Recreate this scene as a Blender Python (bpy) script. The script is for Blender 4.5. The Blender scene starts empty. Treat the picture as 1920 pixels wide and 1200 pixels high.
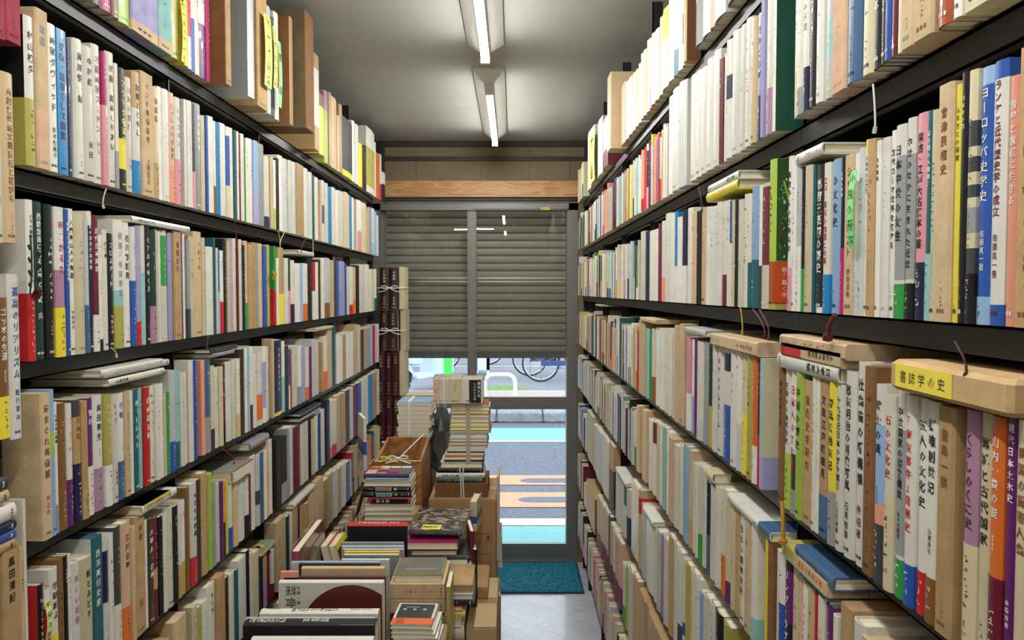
import bpy, math, random
from mathutils import Vector, Matrix
random.seed(7)
C = bpy.context.scene.collection
F = 1440.0
PITCH = math.atan(55 / 1440)
EYE = 1.585
XL, XR = -0.70, 0.37            # planes of the book spines on the two walls
YD = 4.43                       # plane of the glass doors
CEIL = 2.437

# ---------------------------------------------------------------- camera, light, exposure
cam = bpy.data.objects.new('camera', bpy.data.cameras.new('camera'))
C.objects.link(cam)
cam.location = (0, 0, EYE)
cam.rotation_euler = (math.pi / 2 - PITCH, 0, 0)
cam.data.sensor_width = 36
cam.data.lens = F / 1920 * 36
cam.data.clip_start = 0.02
bpy.context.scene.camera = cam
world = bpy.data.worlds.new('world')
bpy.context.scene.world = world
world.use_nodes = True
bgn = world.node_tree.nodes['Background']
bgn.inputs[0].default_value = (0.80, 0.88, 1.0, 1)
bgn.inputs[1].default_value = 2.4
vs = bpy.context.scene.view_settings
vs.view_transform = 'Standard'
vs.look = 'None'
vs.gamma = 1
vs.exposure = 0.62
vs.use_curve_mapping = False
TUBE_POWER = 78.0
bpy.context.scene.cycles.max_bounces = 8
bpy.context.scene.cycles.use_denoising = True


def ray(x, y):
    u, v = (x - 960) / F, (600 - y) / F
    return Vector((u, math.cos(PITCH) + v * math.sin(PITCH), -math.sin(PITCH) + v * math.cos(PITCH)))


def on_x(x, y, px):
    d = ray(x, y)
    t = px / d.x
    return t * d.y, EYE + t * d.z          # (Y, z)


def on_y(x, y, py):
    d = ray(x, y)
    t = py / d.y
    return t * d.x, EYE + t * d.z          # (X, z)


def on_z(x, y, z):
    d = ray(x, y)
    t = (z - EYE) / d.z
    return t * d.x, t * d.y                # (X, Y)


# ---------------------------------------------------------------- colours
def lin(h):
    h = h.lstrip('#')
    c = [int(h[i:i + 2], 16) / 255 for i in (0, 2, 4)]
    return tuple(v / 12.92 if v <= 0.04045 else ((v + 0.055) / 1.055) ** 2.4 for v in c) + (1.0,)


COL = dict(w='#e6e4d9', iv='#ddd9c8', c='#d6cba6', k='#bf9d6c', t='#d3b88f', pe='#dcb494', br='#83592f', db='#43332a',
           g='#989c9c', lg='#c6cac9', dk='#3f4345', bk='#17171a', n='#181f42', b='#2a56a8', cb='#1a84bf', lb='#92b6dc',
           sb='#43658a', tl='#19626a', aq='#93c4c0', dg='#123c30', gr='#2f9a48', lm='#a9c94c', ol='#b3ab55', y='#efdc3e',
           o='#e2732f', rd='#c4262a', m='#6e1f34', mg='#b81f6c', pk='#dc97a2', mv='#ae849f', lv='#a6a2cc', pu='#66266c',
           ru='#b0532a', sa='#eb9d82')
NAME = dict(w='white', iv='ivory', c='cream', k='kraft brown', t='tan', pe='peach', br='brown', db='dark brown', g='grey', lg='pale grey',
            dk='charcoal', bk='black', n='navy', b='blue', cb='bright blue', lb='light blue', sb='slate blue', tl='teal', aq='aqua',
            dg='dark green', gr='green', lm='lime', ol='olive', y='yellow', o='orange', rd='red', m='maroon', mg='magenta', pk='pink',
            mv='mauve', lv='lavender', pu='purple', ru='rust', sa='salmon')


def col(k):
    return lin(COL.get(k, k))


# ---------------------------------------------------------------- materials
def mat(name, color=None, rough=0.6, metal=0.0, attr=False, noise=0.0, nscale=30, bump=0.0, bscale=200, spec=0.5, emit=0.0, coat=0.0):
    m = bpy.data.materials.new(name)
    m.use_nodes = True
    nt = m.node_tree
    b = nt.nodes['Principled BSDF']
    b.inputs['Roughness'].default_value = rough
    b.inputs['Metallic'].default_value = metal
    b.inputs['Specular IOR Level'].default_value = spec
    b.inputs['Coat Weight'].default_value = coat
    if attr:
        a = nt.nodes.new('ShaderNodeAttribute')
        a.attribute_name = 'tint'
        src = a.outputs['Color']
    else:
        rgb = nt.nodes.new('ShaderNodeRGB')
        rgb.outputs[0].default_value = color if isinstance(color, tuple) else lin(color)
        src = rgb.outputs[0]
    tc = nt.nodes.new('ShaderNodeTexCoord')
    if noise:
        n = nt.nodes.new('ShaderNodeTexNoise')
        n.inputs['Scale'].default_value = nscale
        n.inputs['Detail'].default_value = 4
        nt.links.new(tc.outputs['Object'], n.inputs['Vector'])
        mr = nt.nodes.new('ShaderNodeMapRange')
        mr.inputs['From Min'].default_value = 0.3
        mr.inputs['From Max'].default_value = 0.7
        mr.inputs['To Min'].default_value = 1 - noise
        mr.inputs['To Max'].default_value = 1 + noise * 0.3
        nt.links.new(n.outputs['Fac'], mr.inputs['Value'])
        mx = nt.nodes.new('ShaderNodeVectorMath')
        mx.operation = 'SCALE'
        nt.links.new(src, mx.inputs[0])
        nt.links.new(mr.outputs[0], mx.inputs['Scale'])
        src = mx.outputs[0]
    nt.links.new(src, b.inputs['Base Color'])
    if emit:
        b.inputs['Emission Color'].default_value = (1, 1, 1, 1)
        b.inputs['Emission Strength'].default_value = emit
    if bump:
        n2 = nt.nodes.new('ShaderNodeTexNoise')
        n2.inputs['Scale'].default_value = bscale
        nt.links.new(tc.outputs['Object'], n2.inputs['Vector'])
        bp = nt.nodes.new('ShaderNodeBump')
        bp.inputs['Strength'].default_value = bump
        bp.inputs['Distance'].default_value = 0.002
        nt.links.new(n2.outputs['Fac'], bp.inputs['Height'])
        nt.links.new(bp.outputs[0], b.inputs['Normal'])
    return m


def lines_mat(name, axis, scale, color, dark, rough=0.8):
    """paper edges: fine lines across one object axis"""
    m = mat(name, color, rough)
    nt = m.node_tree
    b = nt.nodes['Principled BSDF']
    tc = nt.nodes.new('ShaderNodeTexCoord')
    mp = nt.nodes.new('ShaderNodeMapping')
    s = [3.0, 3.0, 3.0]
    s[axis] = scale
    mp.inputs['Scale'].default_value = s
    n = nt.nodes.new('ShaderNodeTexNoise')
    n.inputs['Scale'].default_value = 1.0
    cr = nt.nodes.new('ShaderNodeValToRGB')
    cr.color_ramp.elements[0].position = 0.35
    cr.color_ramp.elements[0].color = lin(dark)
    cr.color_ramp.elements[1].position = 0.6
    cr.color_ramp.elements[1].color = lin(color)
    nt.links.new(tc.outputs['Object'], mp.inputs[0])
    nt.links.new(mp.outputs[0], n.inputs['Vector'])
    nt.links.new(n.outputs['Fac'], cr.inputs[0])
    nt.links.new(cr.outputs[0], b.inputs['Base Color'])
    return m


M = dict(
    jacket=mat('book_jacket', attr=True, rough=0.38, noise=0.09, nscale=22, coat=0.12),
    matte=mat('kraft_paper', attr=True, rough=0.8, noise=0.22, nscale=28, bump=0.25, bscale=160),
    pages=lines_mat('page_edges', 0, 900, '#efe8d2', '#cdc09c'),
    mixed=mat('mixed_books', attr=True, rough=0.5, noise=0.1, nscale=25),
    card=mat('cardboard', '#a98458', 0.85, noise=0.12, nscale=9, bump=0.1, bscale=90),
    cardlite=mat('cardboard_pale', '#b79f76', 0.85, noise=0.12, nscale=9),
    tint=mat('painted_tint', attr=True, rough=0.55),
    black=mat('black_steel', '#202224', 0.42, noise=0.15, nscale=40),
    backp=mat('dark_board', '#171311', 0.8),
    alu=mat('bronze_aluminium', '#7f7e7b', 0.4, metal=0.3, noise=0.05, nscale=60),
    shut=mat('shutter_steel', '#aea192', 0.5, metal=0.1, noise=0.1, nscale=14),
    white=mat('white_enamel', '#d9d9d4', 0.4, noise=0.03),
    ceil=mat('ceiling_board', '#a3a49f', 0.85, noise=0.05, nscale=3, bump=0.15, bscale=260),
    panel=mat('olive_panelling', '#7d6f54', 0.7, noise=0.16, nscale=7),
    rail=mat('dark_wood_rail', '#3a2a24', 0.55, noise=0.2, nscale=20),
    wallm=mat('plaster_wall', '#b8b2a2', 0.9, noise=0.05),
    string=mat('white_twine', '#e8e8e8', 0.4),
)

def wood_mat(name, a, b, sc=(2.0, 14, 14)):
    m = mat(name, a, 0.5)
    nt = m.node_tree
    bs = nt.nodes['Principled BSDF']
    tc = nt.nodes.new('ShaderNodeTexCoord')
    mp = nt.nodes.new('ShaderNodeMapping')
    mp.inputs['Scale'].default_value = sc
    n = nt.nodes.new('ShaderNodeTexNoise')
    n.inputs['Scale'].default_value = 1.6
    n.inputs['Detail'].default_value = 3
    n.inputs['Distortion'].default_value = 0.8
    w = nt.nodes.new('ShaderNodeMath')
    w.operation = 'MULTIPLY'
    w.inputs[1].default_value = 9.0
    fr = nt.nodes.new('ShaderNodeMath')
    fr.operation = 'PINGPONG'
    fr.inputs[1].default_value = 1.0
    cr = nt.nodes.new('ShaderNodeValToRGB')
    cr.color_ramp.elements[0].color = lin(a)
    cr.color_ramp.elements[1].color = lin(b)
    nt.links.new(tc.outputs['Object'], mp.inputs[0])
    nt.links.new(mp.outputs[0], n.inputs['Vector'])
    nt.links.new(n.outputs['Fac'], w.inputs[0])
    nt.links.new(w.outputs[0], fr.inputs[0])
    nt.links.new(fr.outputs[0], cr.inputs[0])
    nt.links.new(cr.outputs[0], bs.inputs['Base Color'])
    return m

M['beam'] = wood_mat('pine_beam', '#c39a68', '#a87a4c')
M['crate'] = wood_mat('crate_wood', '#b07e4c', '#8a5a30', (8, 2, 8))

def glass_mat(name, tint=(0.93, 0.96, 0.95, 1), refl=0.75):
    m = bpy.data.materials.new(name)
    m.use_nodes = True
    nt = m.node_tree
    nt.nodes.remove(nt.nodes['Principled BSDF'])
    tr = nt.nodes.new('ShaderNodeBsdfTransparent')
    tr.inputs[0].default_value = tint
    gl = nt.nodes.new('ShaderNodeBsdfGlossy')
    gl.inputs['Roughness'].default_value = 0.0
    fr = nt.nodes.new('ShaderNodeFresnel')
    fr.inputs['IOR'].default_value = 1.5
    mu = nt.nodes.new('ShaderNodeMath')
    mu.operation = 'MULTIPLY'
    mu.inputs[1].default_value = refl
    mx = nt.nodes.new('ShaderNodeMixShader')
    nt.links.new(fr.outputs[0], mu.inputs[0])
    nt.links.new(mu.outputs[0], mx.inputs[0])
    nt.links.new(tr.outputs[0], mx.inputs[1])
    nt.links.new(gl.outputs[0], mx.inputs[2])
    nt.links.new(mx.outputs[0], nt.nodes['Material Output'].inputs[0])
    return m

M['glass'] = glass_mat('door_glass')
M['film'] = glass_mat('clear_plastic_film', (0.97, 0.97, 0.97, 1), 0.35)


# ---------------------------------------------------------------- mesh builder
class MB:
    def __init__(s):
        s.v, s.f, s.c, s.mi = [], [], [], []

    def face(s, pts, c, mi=0):
        n = len(s.v)
        s.v.extend([tuple(p) for p in pts])
        s.f.append(tuple(range(n, n + len(pts))))
        s.c.append(c)
        s.mi.append(mi)

    def box(s, x0, x1, y0, y1, z0, z1, c=(0.5, 0.5, 0.5, 1), mi=0):
        x0, x1 = min(x0, x1), max(x0, x1)
        y0, y1 = min(y0, y1), max(y0, y1)
        z0, z1 = min(z0, z1), max(z0, z1)
        n = len(s.v)
        s.v.extend([(x0, y0, z0), (x1, y0, z0), (x1, y1, z0), (x0, y1, z0), (x0, y0, z1), (x1, y0, z1), (x1, y1, z1), (x0, y1, z1)])
        for q in ((0, 3, 2, 1), (4, 5, 6, 7), (0, 1, 5, 4), (1, 2, 6, 5), (2, 3, 7, 6), (3, 0, 4, 7)):
            s.f.append(tuple(n + i for i in q))
            s.c.append(c)
            s.mi.append(mi)

    def bbox(s, x0, x1, y0, y1, z0, z1, b=0.004, c=(0.5, 0.5, 0.5, 1), mi=0):
        """box whose four long vertical edges and rims are chamfered"""
        P = [(x0 + b, y0), (x1 - b, y0), (x1, y0 + b), (x1, y1 - b), (x1 - b, y1), (x0 + b, y1), (x0, y1 - b), (x0, y0 + b)]
        cx, cy = (x0 + x1) / 2, (y0 + y1) / 2
        def ins(p):
            return (p[0] + (b if p[0] < cx else -b), p[1] + (b if p[1] < cy else -b))
        rings = [([ins(p) for p in P], z0), (P, z0 + b), (P, z1 - b), ([ins(p) for p in P], z1)]
        n = len(s.v)
        for ring, z in rings:
            s.v.extend([(p[0], p[1], z) for p in ring])
        for k in range(3):
            for i in range(8):
                j = (i + 1) % 8
                s.f.append((n + k * 8 + i, n + k * 8 + j, n + k * 8 + 8 + j, n + k * 8 + 8 + i))
                s.c.append(c); s.mi.append(mi)
        s.f.append(tuple(n + 24 + i for i in range(8))); s.c.append(c); s.mi.append(mi)
        s.f.append(tuple(n + 7 - i for i in range(8))); s.c.append(c); s.mi.append(mi)

    def tube(s, pts, r, c=(0.5, 0.5, 0.5, 1), seg=8, mi=0, caps=True):
        pts = [Vector(p) for p in pts]
        n0 = len(s.v)
        for i, p in enumerate(pts):
            a = pts[max(i - 1, 0)]
            b = pts[min(i + 1, len(pts) - 1)]
            d = (b - a).normalized()
            up = Vector((0, 0, 1)) if abs(d.z) < 0.9 else Vector((1, 0, 0))
            e1 = d.cross(up).normalized()
            e2 = d.cross(e1)
            rr = r[i] if isinstance(r, (list, tuple)) else r
            for k in range(seg):
                t = 2 * math.pi * k / seg
                s.v.append(tuple(p + e1 * math.cos(t) * rr + e2 * math.sin(t) * rr))
        for i in range(len(pts) - 1):
            for k in range(seg):
                k2 = (k + 1) % seg
                a = n0 + i * seg
                s.f.append((a + k, a + k2, a + seg + k2, a + seg + k))
                s.c.append(c); s.mi.append(mi)
        if caps:
            s.f.append(tuple(n0 + k for k in reversed(range(seg)))); s.c.append(c); s.mi.append(mi)
            e = n0 + (len(pts) - 1) * seg
            s.f.append(tuple(e + k for k in range(seg))); s.c.append(c); s.mi.append(mi)

    def extend(s, o, mtx=None):
        n = len(s.v)
        s.v.extend([tuple(mtx @ Vector(p)) for p in o.v] if mtx else o.v)
        s.f.extend([tuple(i + n for i in q) for q in o.f])
        s.c.extend(o.c)
        s.mi.extend(o.mi)

    def build(s, name, mats, parent=None, mtx=None):
        me = bpy.data.meshes.new(name)
        me.from_pydata(s.v, [], s.f)
        if not isinstance(mats, (list, tuple)):
            mats = [mats]
        for m_ in mats:
            me.materials.append(m_)
        at = me.attributes.new('tint', 'FLOAT_COLOR', 'FACE')
        flat = []
        for c in s.c:
            flat.extend(c)
        at.data.foreach_set('color', flat)
        me.polygons.foreach_set('material_index', s.mi)
        me.update()
        o = bpy.data.objects.new(name, me)
        C.objects.link(o)
        if parent:
            o.parent = parent
        if mtx is not None:
            o.matrix_world = mtx if parent is None else mtx
        return o


LABELS = {}


def tag(o, label, cat, group=None):
    w = label.split()
    if len(w) > 16:
        label = ' '.join(w[:16])
    o['label'] = label
    o['category'] = cat
    if group:
        o['group'] = group
    LABELS.setdefault(label, []).append(o)
    return o


def thing(name, mtx=None, loc=None):
    o = bpy.data.objects.new(name, None)
    o.empty_display_size = 0.05
    C.objects.link(o)
    if mtx is not None:
        o.matrix_world = mtx
    if loc is not None:
        o.location = loc
    return o


def struct(name, mb, m):
    o = mb.build(name, m)
    o['kind'] = 'structure'
    return o


# ---------------------------------------------------------------- lettering
_fc = bpy.data.curves.new('lettering', 'FONT')
_fc.resolution_u = 1
_fo = bpy.data.objects.new('lettering', _fc)
C.objects.link(_fo)
_glyph = {}


def glyph(ch, bold=0.012):
    key = (ch, bold)
    if key not in _glyph:
        _fc.body = ch
        _fc.offset = bold
        bpy.context.view_layer.update()
        ev = _fo.evaluated_get(bpy.context.evaluated_depsgraph_get())
        me = ev.to_mesh()
        vs_ = [(v.co.x, v.co.y) for v in me.vertices]
        fs = [tuple(p.vertices) for p in me.polygons]
        ev.to_mesh_clear()
        if vs_:
            ys = [v[1] for v in vs_]
            xs = [v[0] for v in vs_]
            _glyph[key] = (vs_, fs, (min(xs) + max(xs)) / 2, min(xs), max(xs))
        else:
            _glyph[key] = ([], [], 0, 0, 0)
    return _glyph[key]


def put_glyph(mb, ch, fn, cx, cz, size, c, bold=0.012, mi=0, rot=False, sx=1.0):
    vs_, fs, mx, x0, x1 = glyph(ch, bold)
    if not vs_:
        return
    n = len(mb.v)
    for (a, b) in vs_:
        u, v = a - mx, b - 0.37
        if rot:
            u, v = v, -u
        mb.v.append(fn(cx + u * size * sx, cz + v * size))
    for f in fs:
        mb.f.append(tuple(n + i for i in f))
        mb.c.append(c)
        mb.mi.append(mi)


def vtext(mb, s, fn, cx, z_top, z_bot, wmax, c, bold=0.012, mi=0):
    n = len(s)
    if not n:
        return
    step = min((z_top - z_bot) / n, wmax * 1.15)
    size = min(step * 0.95, wmax)
    span = (z_top - z_bot)
    step = min(span / n, size * 1.25)
    for i, ch in enumerate(s):
        put_glyph(mb, ch, fn, cx, z_top - step * (i + 0.5), size, c, bold, mi, rot=ch in 'ー（）')


def htext(mb, s, fn, x0, x1, cz, size, c, bold=0.012, mi=0):
    """horizontal line from x0 to x1, glyphs condensed to fit"""
    ws = []
    for ch in s:
        if ch == ' ':
            ws.append(0.3)
        else:
            g = glyph(ch, bold)
            ws.append(g[4] - g[3] + 0.08)
    tot = sum(ws) * size
    k = (x1 - x0) / tot if tot else 1
    x = x0
    for ch, w in zip(s, ws):
        if ch != ' ':
            put_glyph(mb, ch, fn, x + w * size * k / 2, cz, size, c, bold, mi, sx=k)
        x += w * size * k


def scribble(mb, fn, cx, z_top, z_bot, wmax, c, mi=0, rng=random, dens=1.0):
    """small print too fine to read: one short cluster of strokes per character"""
    step = wmax * 1.12
    z = z_top
    while z - step > z_bot:
        if rng.random() < 0.12:
            z -= step * 0.8
            continue
        cz = z - step / 2
        h = wmax * 0.42
        for k in range(rng.choice((2, 3, 3, 4)) if dens >= 1 else 2):
            if rng.random() < 0.6:
                zz = cz + rng.uniform(-h, h)
                a, b = sorted((rng.uniform(-h, h * 0.3), rng.uniform(-h * 0.3, h)))
                t = wmax * 0.055
                q = [(cx + a, zz - t), (cx + b, zz - t), (cx + b, zz + t), (cx + a, zz + t)]
            else:
                xx = cx + rng.uniform(-h, h)
                a, b = sorted((rng.uniform(-h, h * 0.3), rng.uniform(-h * 0.3, h)))
                t = wmax * 0.06
                q = [(xx - t, cz + a), (xx + t, cz + a), (xx + t, cz + b), (xx - t, cz + b)]
            mb.face([fn(*p) for p in q], c, mi)
        z -= step


# ---------------------------------------------------------------- books
def book_meshes(w, h, d, kind, c, tc, title='_', author='', bands=(), side=None, near=1, detail=True, sd=0):
    """local frame: spine faces -y, thickness along x, height along z.  Returns (cover, pages, obi) meshes"""
    rng = random.Random(sd)
    cc = col(c)
    v = 1 + rng.uniform(-0.2, 0.03)
    cc = tuple(min(1, a * v) for a in cc[:3]) + (1,)
    t = min(0.0022, w * 0.16)
    bulge = min(0.005, w * 0.16) if kind == 'h' else 0.0008
    obi = None
    bands = list(bands)
    cover = MB()
    pages = None
    obiband = None
    if detail and kind == 'h' and h > 0.1:
        for b in bands:
            if b[0] == 0 and b[1] >= 0.1:
                obiband = b
        if obiband:
            bands.remove(obiband)
    zs = sorted({0.0, 1.0} | {b[0] for b in bands} | {b[1] for b in bands})

    def bandcol(zm, base):
        for b in bands:
            if b[0] <= zm <= b[1]:
                return col(b[2])
        return base

    sc = col(side) if side else cc
    if kind == 'x':
        b_ = min(0.0025, w * 0.15)
        ring = [(-w / 2 + b_, 0), (w / 2 - b_, 0), (w / 2, b_), (w / 2, d), (-w / 2, d), (-w / 2, b_)]
        for k in range(len(zs) - 1):
            z0, z1 = zs[k] * h, zs[k + 1] * h
            for i in range(6):
                a, e = ring[i], ring[(i + 1) % 6]
                cx = sc if (i == 2 and near > 0) or (i == 4 and near < 0) else cc
                cover.face([(a[0], a[1], z0), (e[0], e[1], z0), (e[0], e[1], z1), (a[0], a[1], z1)], bandcol((zs[k] + zs[k + 1]) / 2, cx))
        top = tuple(x * 0.97 for x in cc[:3]) + (1,)
        # the ends of a wrapped parcel or slipcase are closed, with a folded flap line
        for z, s_ in ((0, -1), (h, 1)):
            pts = [(p[0], p[1], z) for p in ring]
            cover.face(pts if s_ > 0 else pts[::-1], top)
            cover.box(-w / 2 + 0.001, w / 2 - 0.001, d * 0.45, d * 0.45 + 0.0012, z, z + 0.0004 * s_, tuple(x * 0.5 for x in cc[:3]) + (1,))
        surf = lambda x: 0.0 if abs(x) < w / 2 - b_ else (abs(x) - (w / 2 - b_))
    else:
        seg = 6 if detail else 2
        def profile(off, tt):
            pts = [(-w / 2 + tt, d)]
            for i in range(seg + 1):
                x = (-1 + 2 * i / seg) * (w / 2 - tt)
                y = bulge * (x / (w / 2)) ** 2 + tt + off
                pts.append((x, y))
            pts.append((w / 2 - tt, d))
            return pts
        O, I = profile(0, 0), profile(0, t)
        m = len(O)
        for k in range(len(zs) - 1):
            z0, z1 = zs[k] * h, zs[k + 1] * h
            zm = (zs[k] + zs[k + 1]) / 2
            for i in range(m - 1):
                a, e = O[i], O[i + 1]
                base = sc if (i == 0 and near < 0) or (i == m - 2 and near > 0) else cc
                cover.face([(a[0], a[1], z0), (e[0], e[1], z0), (e[0], e[1], z1), (a[0], a[1], z1)], bandcol(zm, base))
        inner = col('iv')
        for i in range(m - 1):
            a, e = I[i], I[i + 1]
            cover.face([(e[0], e[1], 0), (a[0], a[1], 0), (a[0], a[1], h), (e[0], e[1], h)], inner)
            p, q = O[i], O[i + 1]
            cover.face([(p[0], p[1], h), (q[0], q[1], h), (e[0], e[1], h), (a[0], a[1], h)], cc)
            cover.face([(q[0], q[1], 0), (p[0], p[1], 0), (a[0], a[1], 0), (e[0], e[1], 0)], bandcol(0, cc))
        for i, s_ in ((0, 1), (m - 1, -1)):
            p, q = O[i], I[i]
            f_ = [(p[0], p[1], 0), (q[0], q[1], 0), (q[0], q[1], h), (p[0], p[1], h)]
            cover.face(f_ if s_ < 0 else f_[::-1], cc)
        surf = lambda x: bulge * (x / (w / 2)) ** 2
        pages = MB()
        e = 0.003 if kind == 'h' else 0.0003
        pages.box(-w / 2 + t * 1.02, w / 2 - t * 1.02, bulge + t * 1.3, d - e, e, h - e)
    eps = 0.00045
    fn = lambda x, z: (x, surf(x) - eps, z)
    lo = max([b[1] for b in bands if b[0] == 0] + [obiband[1] if obiband else 0])
    tcol = col(tc)
    title = title.replace('<', '').rstrip('*')
    author = author.rstrip('*')
    zt, zb = 0.93 * h, (lo + 0.04) * h
    if detail:
        wl = (w - 2 * 0.0012)
        if title and title != '_':
            if author:
                zm = zb + (zt - zb) * 0.36
                vtext(cover, title, fn, 0, zt, zm, min(wl * 0.64, 0.0135), tcol, 0.018)
                vtext(cover, author, fn, 0, zm - 0.012, zb + 0.012, wl * 0.42, tcol, 0.006)
            else:
                zz = zb + (zt - zb) * (0.22 if lo < 0.15 else 0.04)
                vtext(cover, title, fn, 0, zt - 0.004, zz, min(wl * (0.5 if kind == 'x' else 0.66), 0.0135), tcol, 0.018)
                if lo < 0.15:
                    scribble(cover, fn, 0, zz - 0.012, zb, min(wl * 0.3, 0.005), tcol, rng=rng)
        else:
            big = rng.random()
            zz = zb + (zt - zb) * rng.uniform(0.3, 0.5)
            if w > 0.006:
                scribble(cover, fn, 0, zt - rng.uniform(0, 0.2) * (zt - zb), zz, min(wl * 0.55, 0.012), tcol, rng=rng)
                scribble(cover, fn, 0, zz - 0.012, zb + 0.008, min(wl * 0.32, 0.006), tcol, rng=rng)
        if obiband:
            obi = MB()
            oc = col(obiband[2])
            h1 = obiband[1] * h
            o_ = 0.0004
            for i in range(m - 1):
                a, e_ = O[i], O[i + 1]
                def sh(p):
                    x, y = p
                    if abs(x) >= w / 2 - 1e-6:
                        x += o_ if x > 0 else -o_
                    return (x, y - (o_ if y < d * 0.5 else 0))
                a, e_ = sh(a), sh(e_)
                obi.face([(a[0], a[1], 0.0), (e_[0], e_[1], 0.0), (e_[0], e_[1], h1), (a[0], a[1], h1)], oc)
            lum = sum(oc[:3])
            ink = col('w') if lum < 0.9 else col('bk')
            fn2 = lambda x, z: (x, surf(x) - eps - o_, z)
            scribble(obi, fn2, 0, h1 * 0.9, h1 * 0.1, min(w * 0.45, 0.009), ink, rng=rng)
        # publisher's mark at the foot
        elif w > 0.009:
            for k in range(3):
                cover.face([fn(-w * 0.26 + k * w * 0.18, 0.008), fn(-w * 0.26 + k * w * 0.18 + w * 0.11, 0.008),
                            fn(-w * 0.26 + k * w * 0.18 + w * 0.11, 0.0115), fn(-w * 0.26 + k * w * 0.18, 0.0115)], tcol)
    else:
        if w > 0.005:
            scribble(cover, fn, 0, zt - 0.005, zb + (zt - zb) * 0.35, min(w * 0.5, 0.011), tcol, rng=rng, dens=0.5)
            if rng.random() < 0.7:
                scribble(cover, fn, 0, zb + (zt - zb) * 0.28, zb + 0.01, min(w * 0.3, 0.006), tcol, rng=rng, dens=0.5)
    return cover, pages, obi


def make_book(s, mtx, label, group=None, cat='book'):
    """one book as a thing with its own parts"""
    cv, pg, ob = book_meshes(s['w'], s['h'], s['d'], s['kind'], s['c'], s['tc'], s.get('title', '_'), s.get('author', ''), s.get('bands', ()),
                             s.get('side'), s.get('near', 1), True, s.get('sd', 0))
    name = 'slipcased_book' if s['kind'] == 'x' else 'book'
    if s['kind'] == 'x' and not s.get('extra'):
        o = cv.build(name, M['matte'])
        o.matrix_world = mtx
        tag(o, label, cat, group)
        return o
    root = thing(name, mtx)
    o = cv.build('slipcase' if s['kind'] == 'x' else 'cover', M['matte'] if s['kind'] == 'x' else M['jacket'])
    o.parent = root
    if pg:
        p = pg.build('page_block', M['pages'])
        p.parent = root
    if ob:
        p = ob.build('paper_band', M['jacket'])
        p.parent = root
    for (nm, mb_, m_) in s.get('extra') or ():
        p = mb_.build(nm, m_)
        p.parent = root
    tag(root, label, cat, group)
    return root


def frame(origin, ex, ey):
    ex, ey = Vector(ex).normalized(), Vector(ey).normalized()
    ez = ex.cross(ey)
    m = Matrix((ex, ey, ez)).transposed().to_4x4()
    m.translation = Vector(origin)
    return m
# catalogue of the shelved books: x0 x1 y_top type colour text_colour title/author [from:to:band_colour] [side=..] [out=..]
ROWS = {}
ROWS['LA'] = '''
150 186 -150 h c br _
186 203 -168 h dk w _
203 223 -150 h mg w _
223 236 -145 h br w _
236 258 -140 h lm gr _
258 306 -125 x lv pu _ 0:.1:t
306 331 -105 x aq sb _ 0:.1:t
331 346 -100 h ol bk ワールド
346 355 -60 h o bk _ 0:.35:o
355 362 -62 h y bk _
362 370 -64 h w mg _ .3:.75:rd
370 378 -55 h w b _ 0:.5:b
378 386 -50 h w mg _
386 397 -45 h w pu _ 0:.5:pu
397 404 -40 h mg w _
404 412 -35 h iv bk _
431 440 -60 x k br _ out=.035 side=br
474 486 -50 h lg lb _ out=.05 side=g
489 507 -10 x k br _ out=.04
508 517 20 h lg dk _ out=.04
517 523 40 h dk w _ out=.04
523 532 32 h w o _ out=.04 .3:.7:o
547 555 38 x k br _ out=.06 side=br
577 592 12 x br k _ out=.09 side=#6f6040
594 602 108 x k bk _ out=.03 .25:.85:w
603 613 182 h br y _ .02:.8:y out=.02
614 621 175 h mv w _ .0:.72:lm
622 626 178 h k bk _ 
626 637 187 h t br _
637 640 220 h t br _
640 646 200 h k bk _
646 664 228 h dk k _ 0:.1:y
664 669 230 h w m _
669 677 236 h w g _
677 684 272 h y bk _
684 687 278 h bk w _
687 691 276 h bk w _
691 706 246 h w y _ .1:.7:ol
706 709 270 h w bk _
709 715 290 h o w _
715 719 292 h w m _ 0:.35:mg
719 725 270 h bk w _ .3:.5:w
'''
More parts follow.
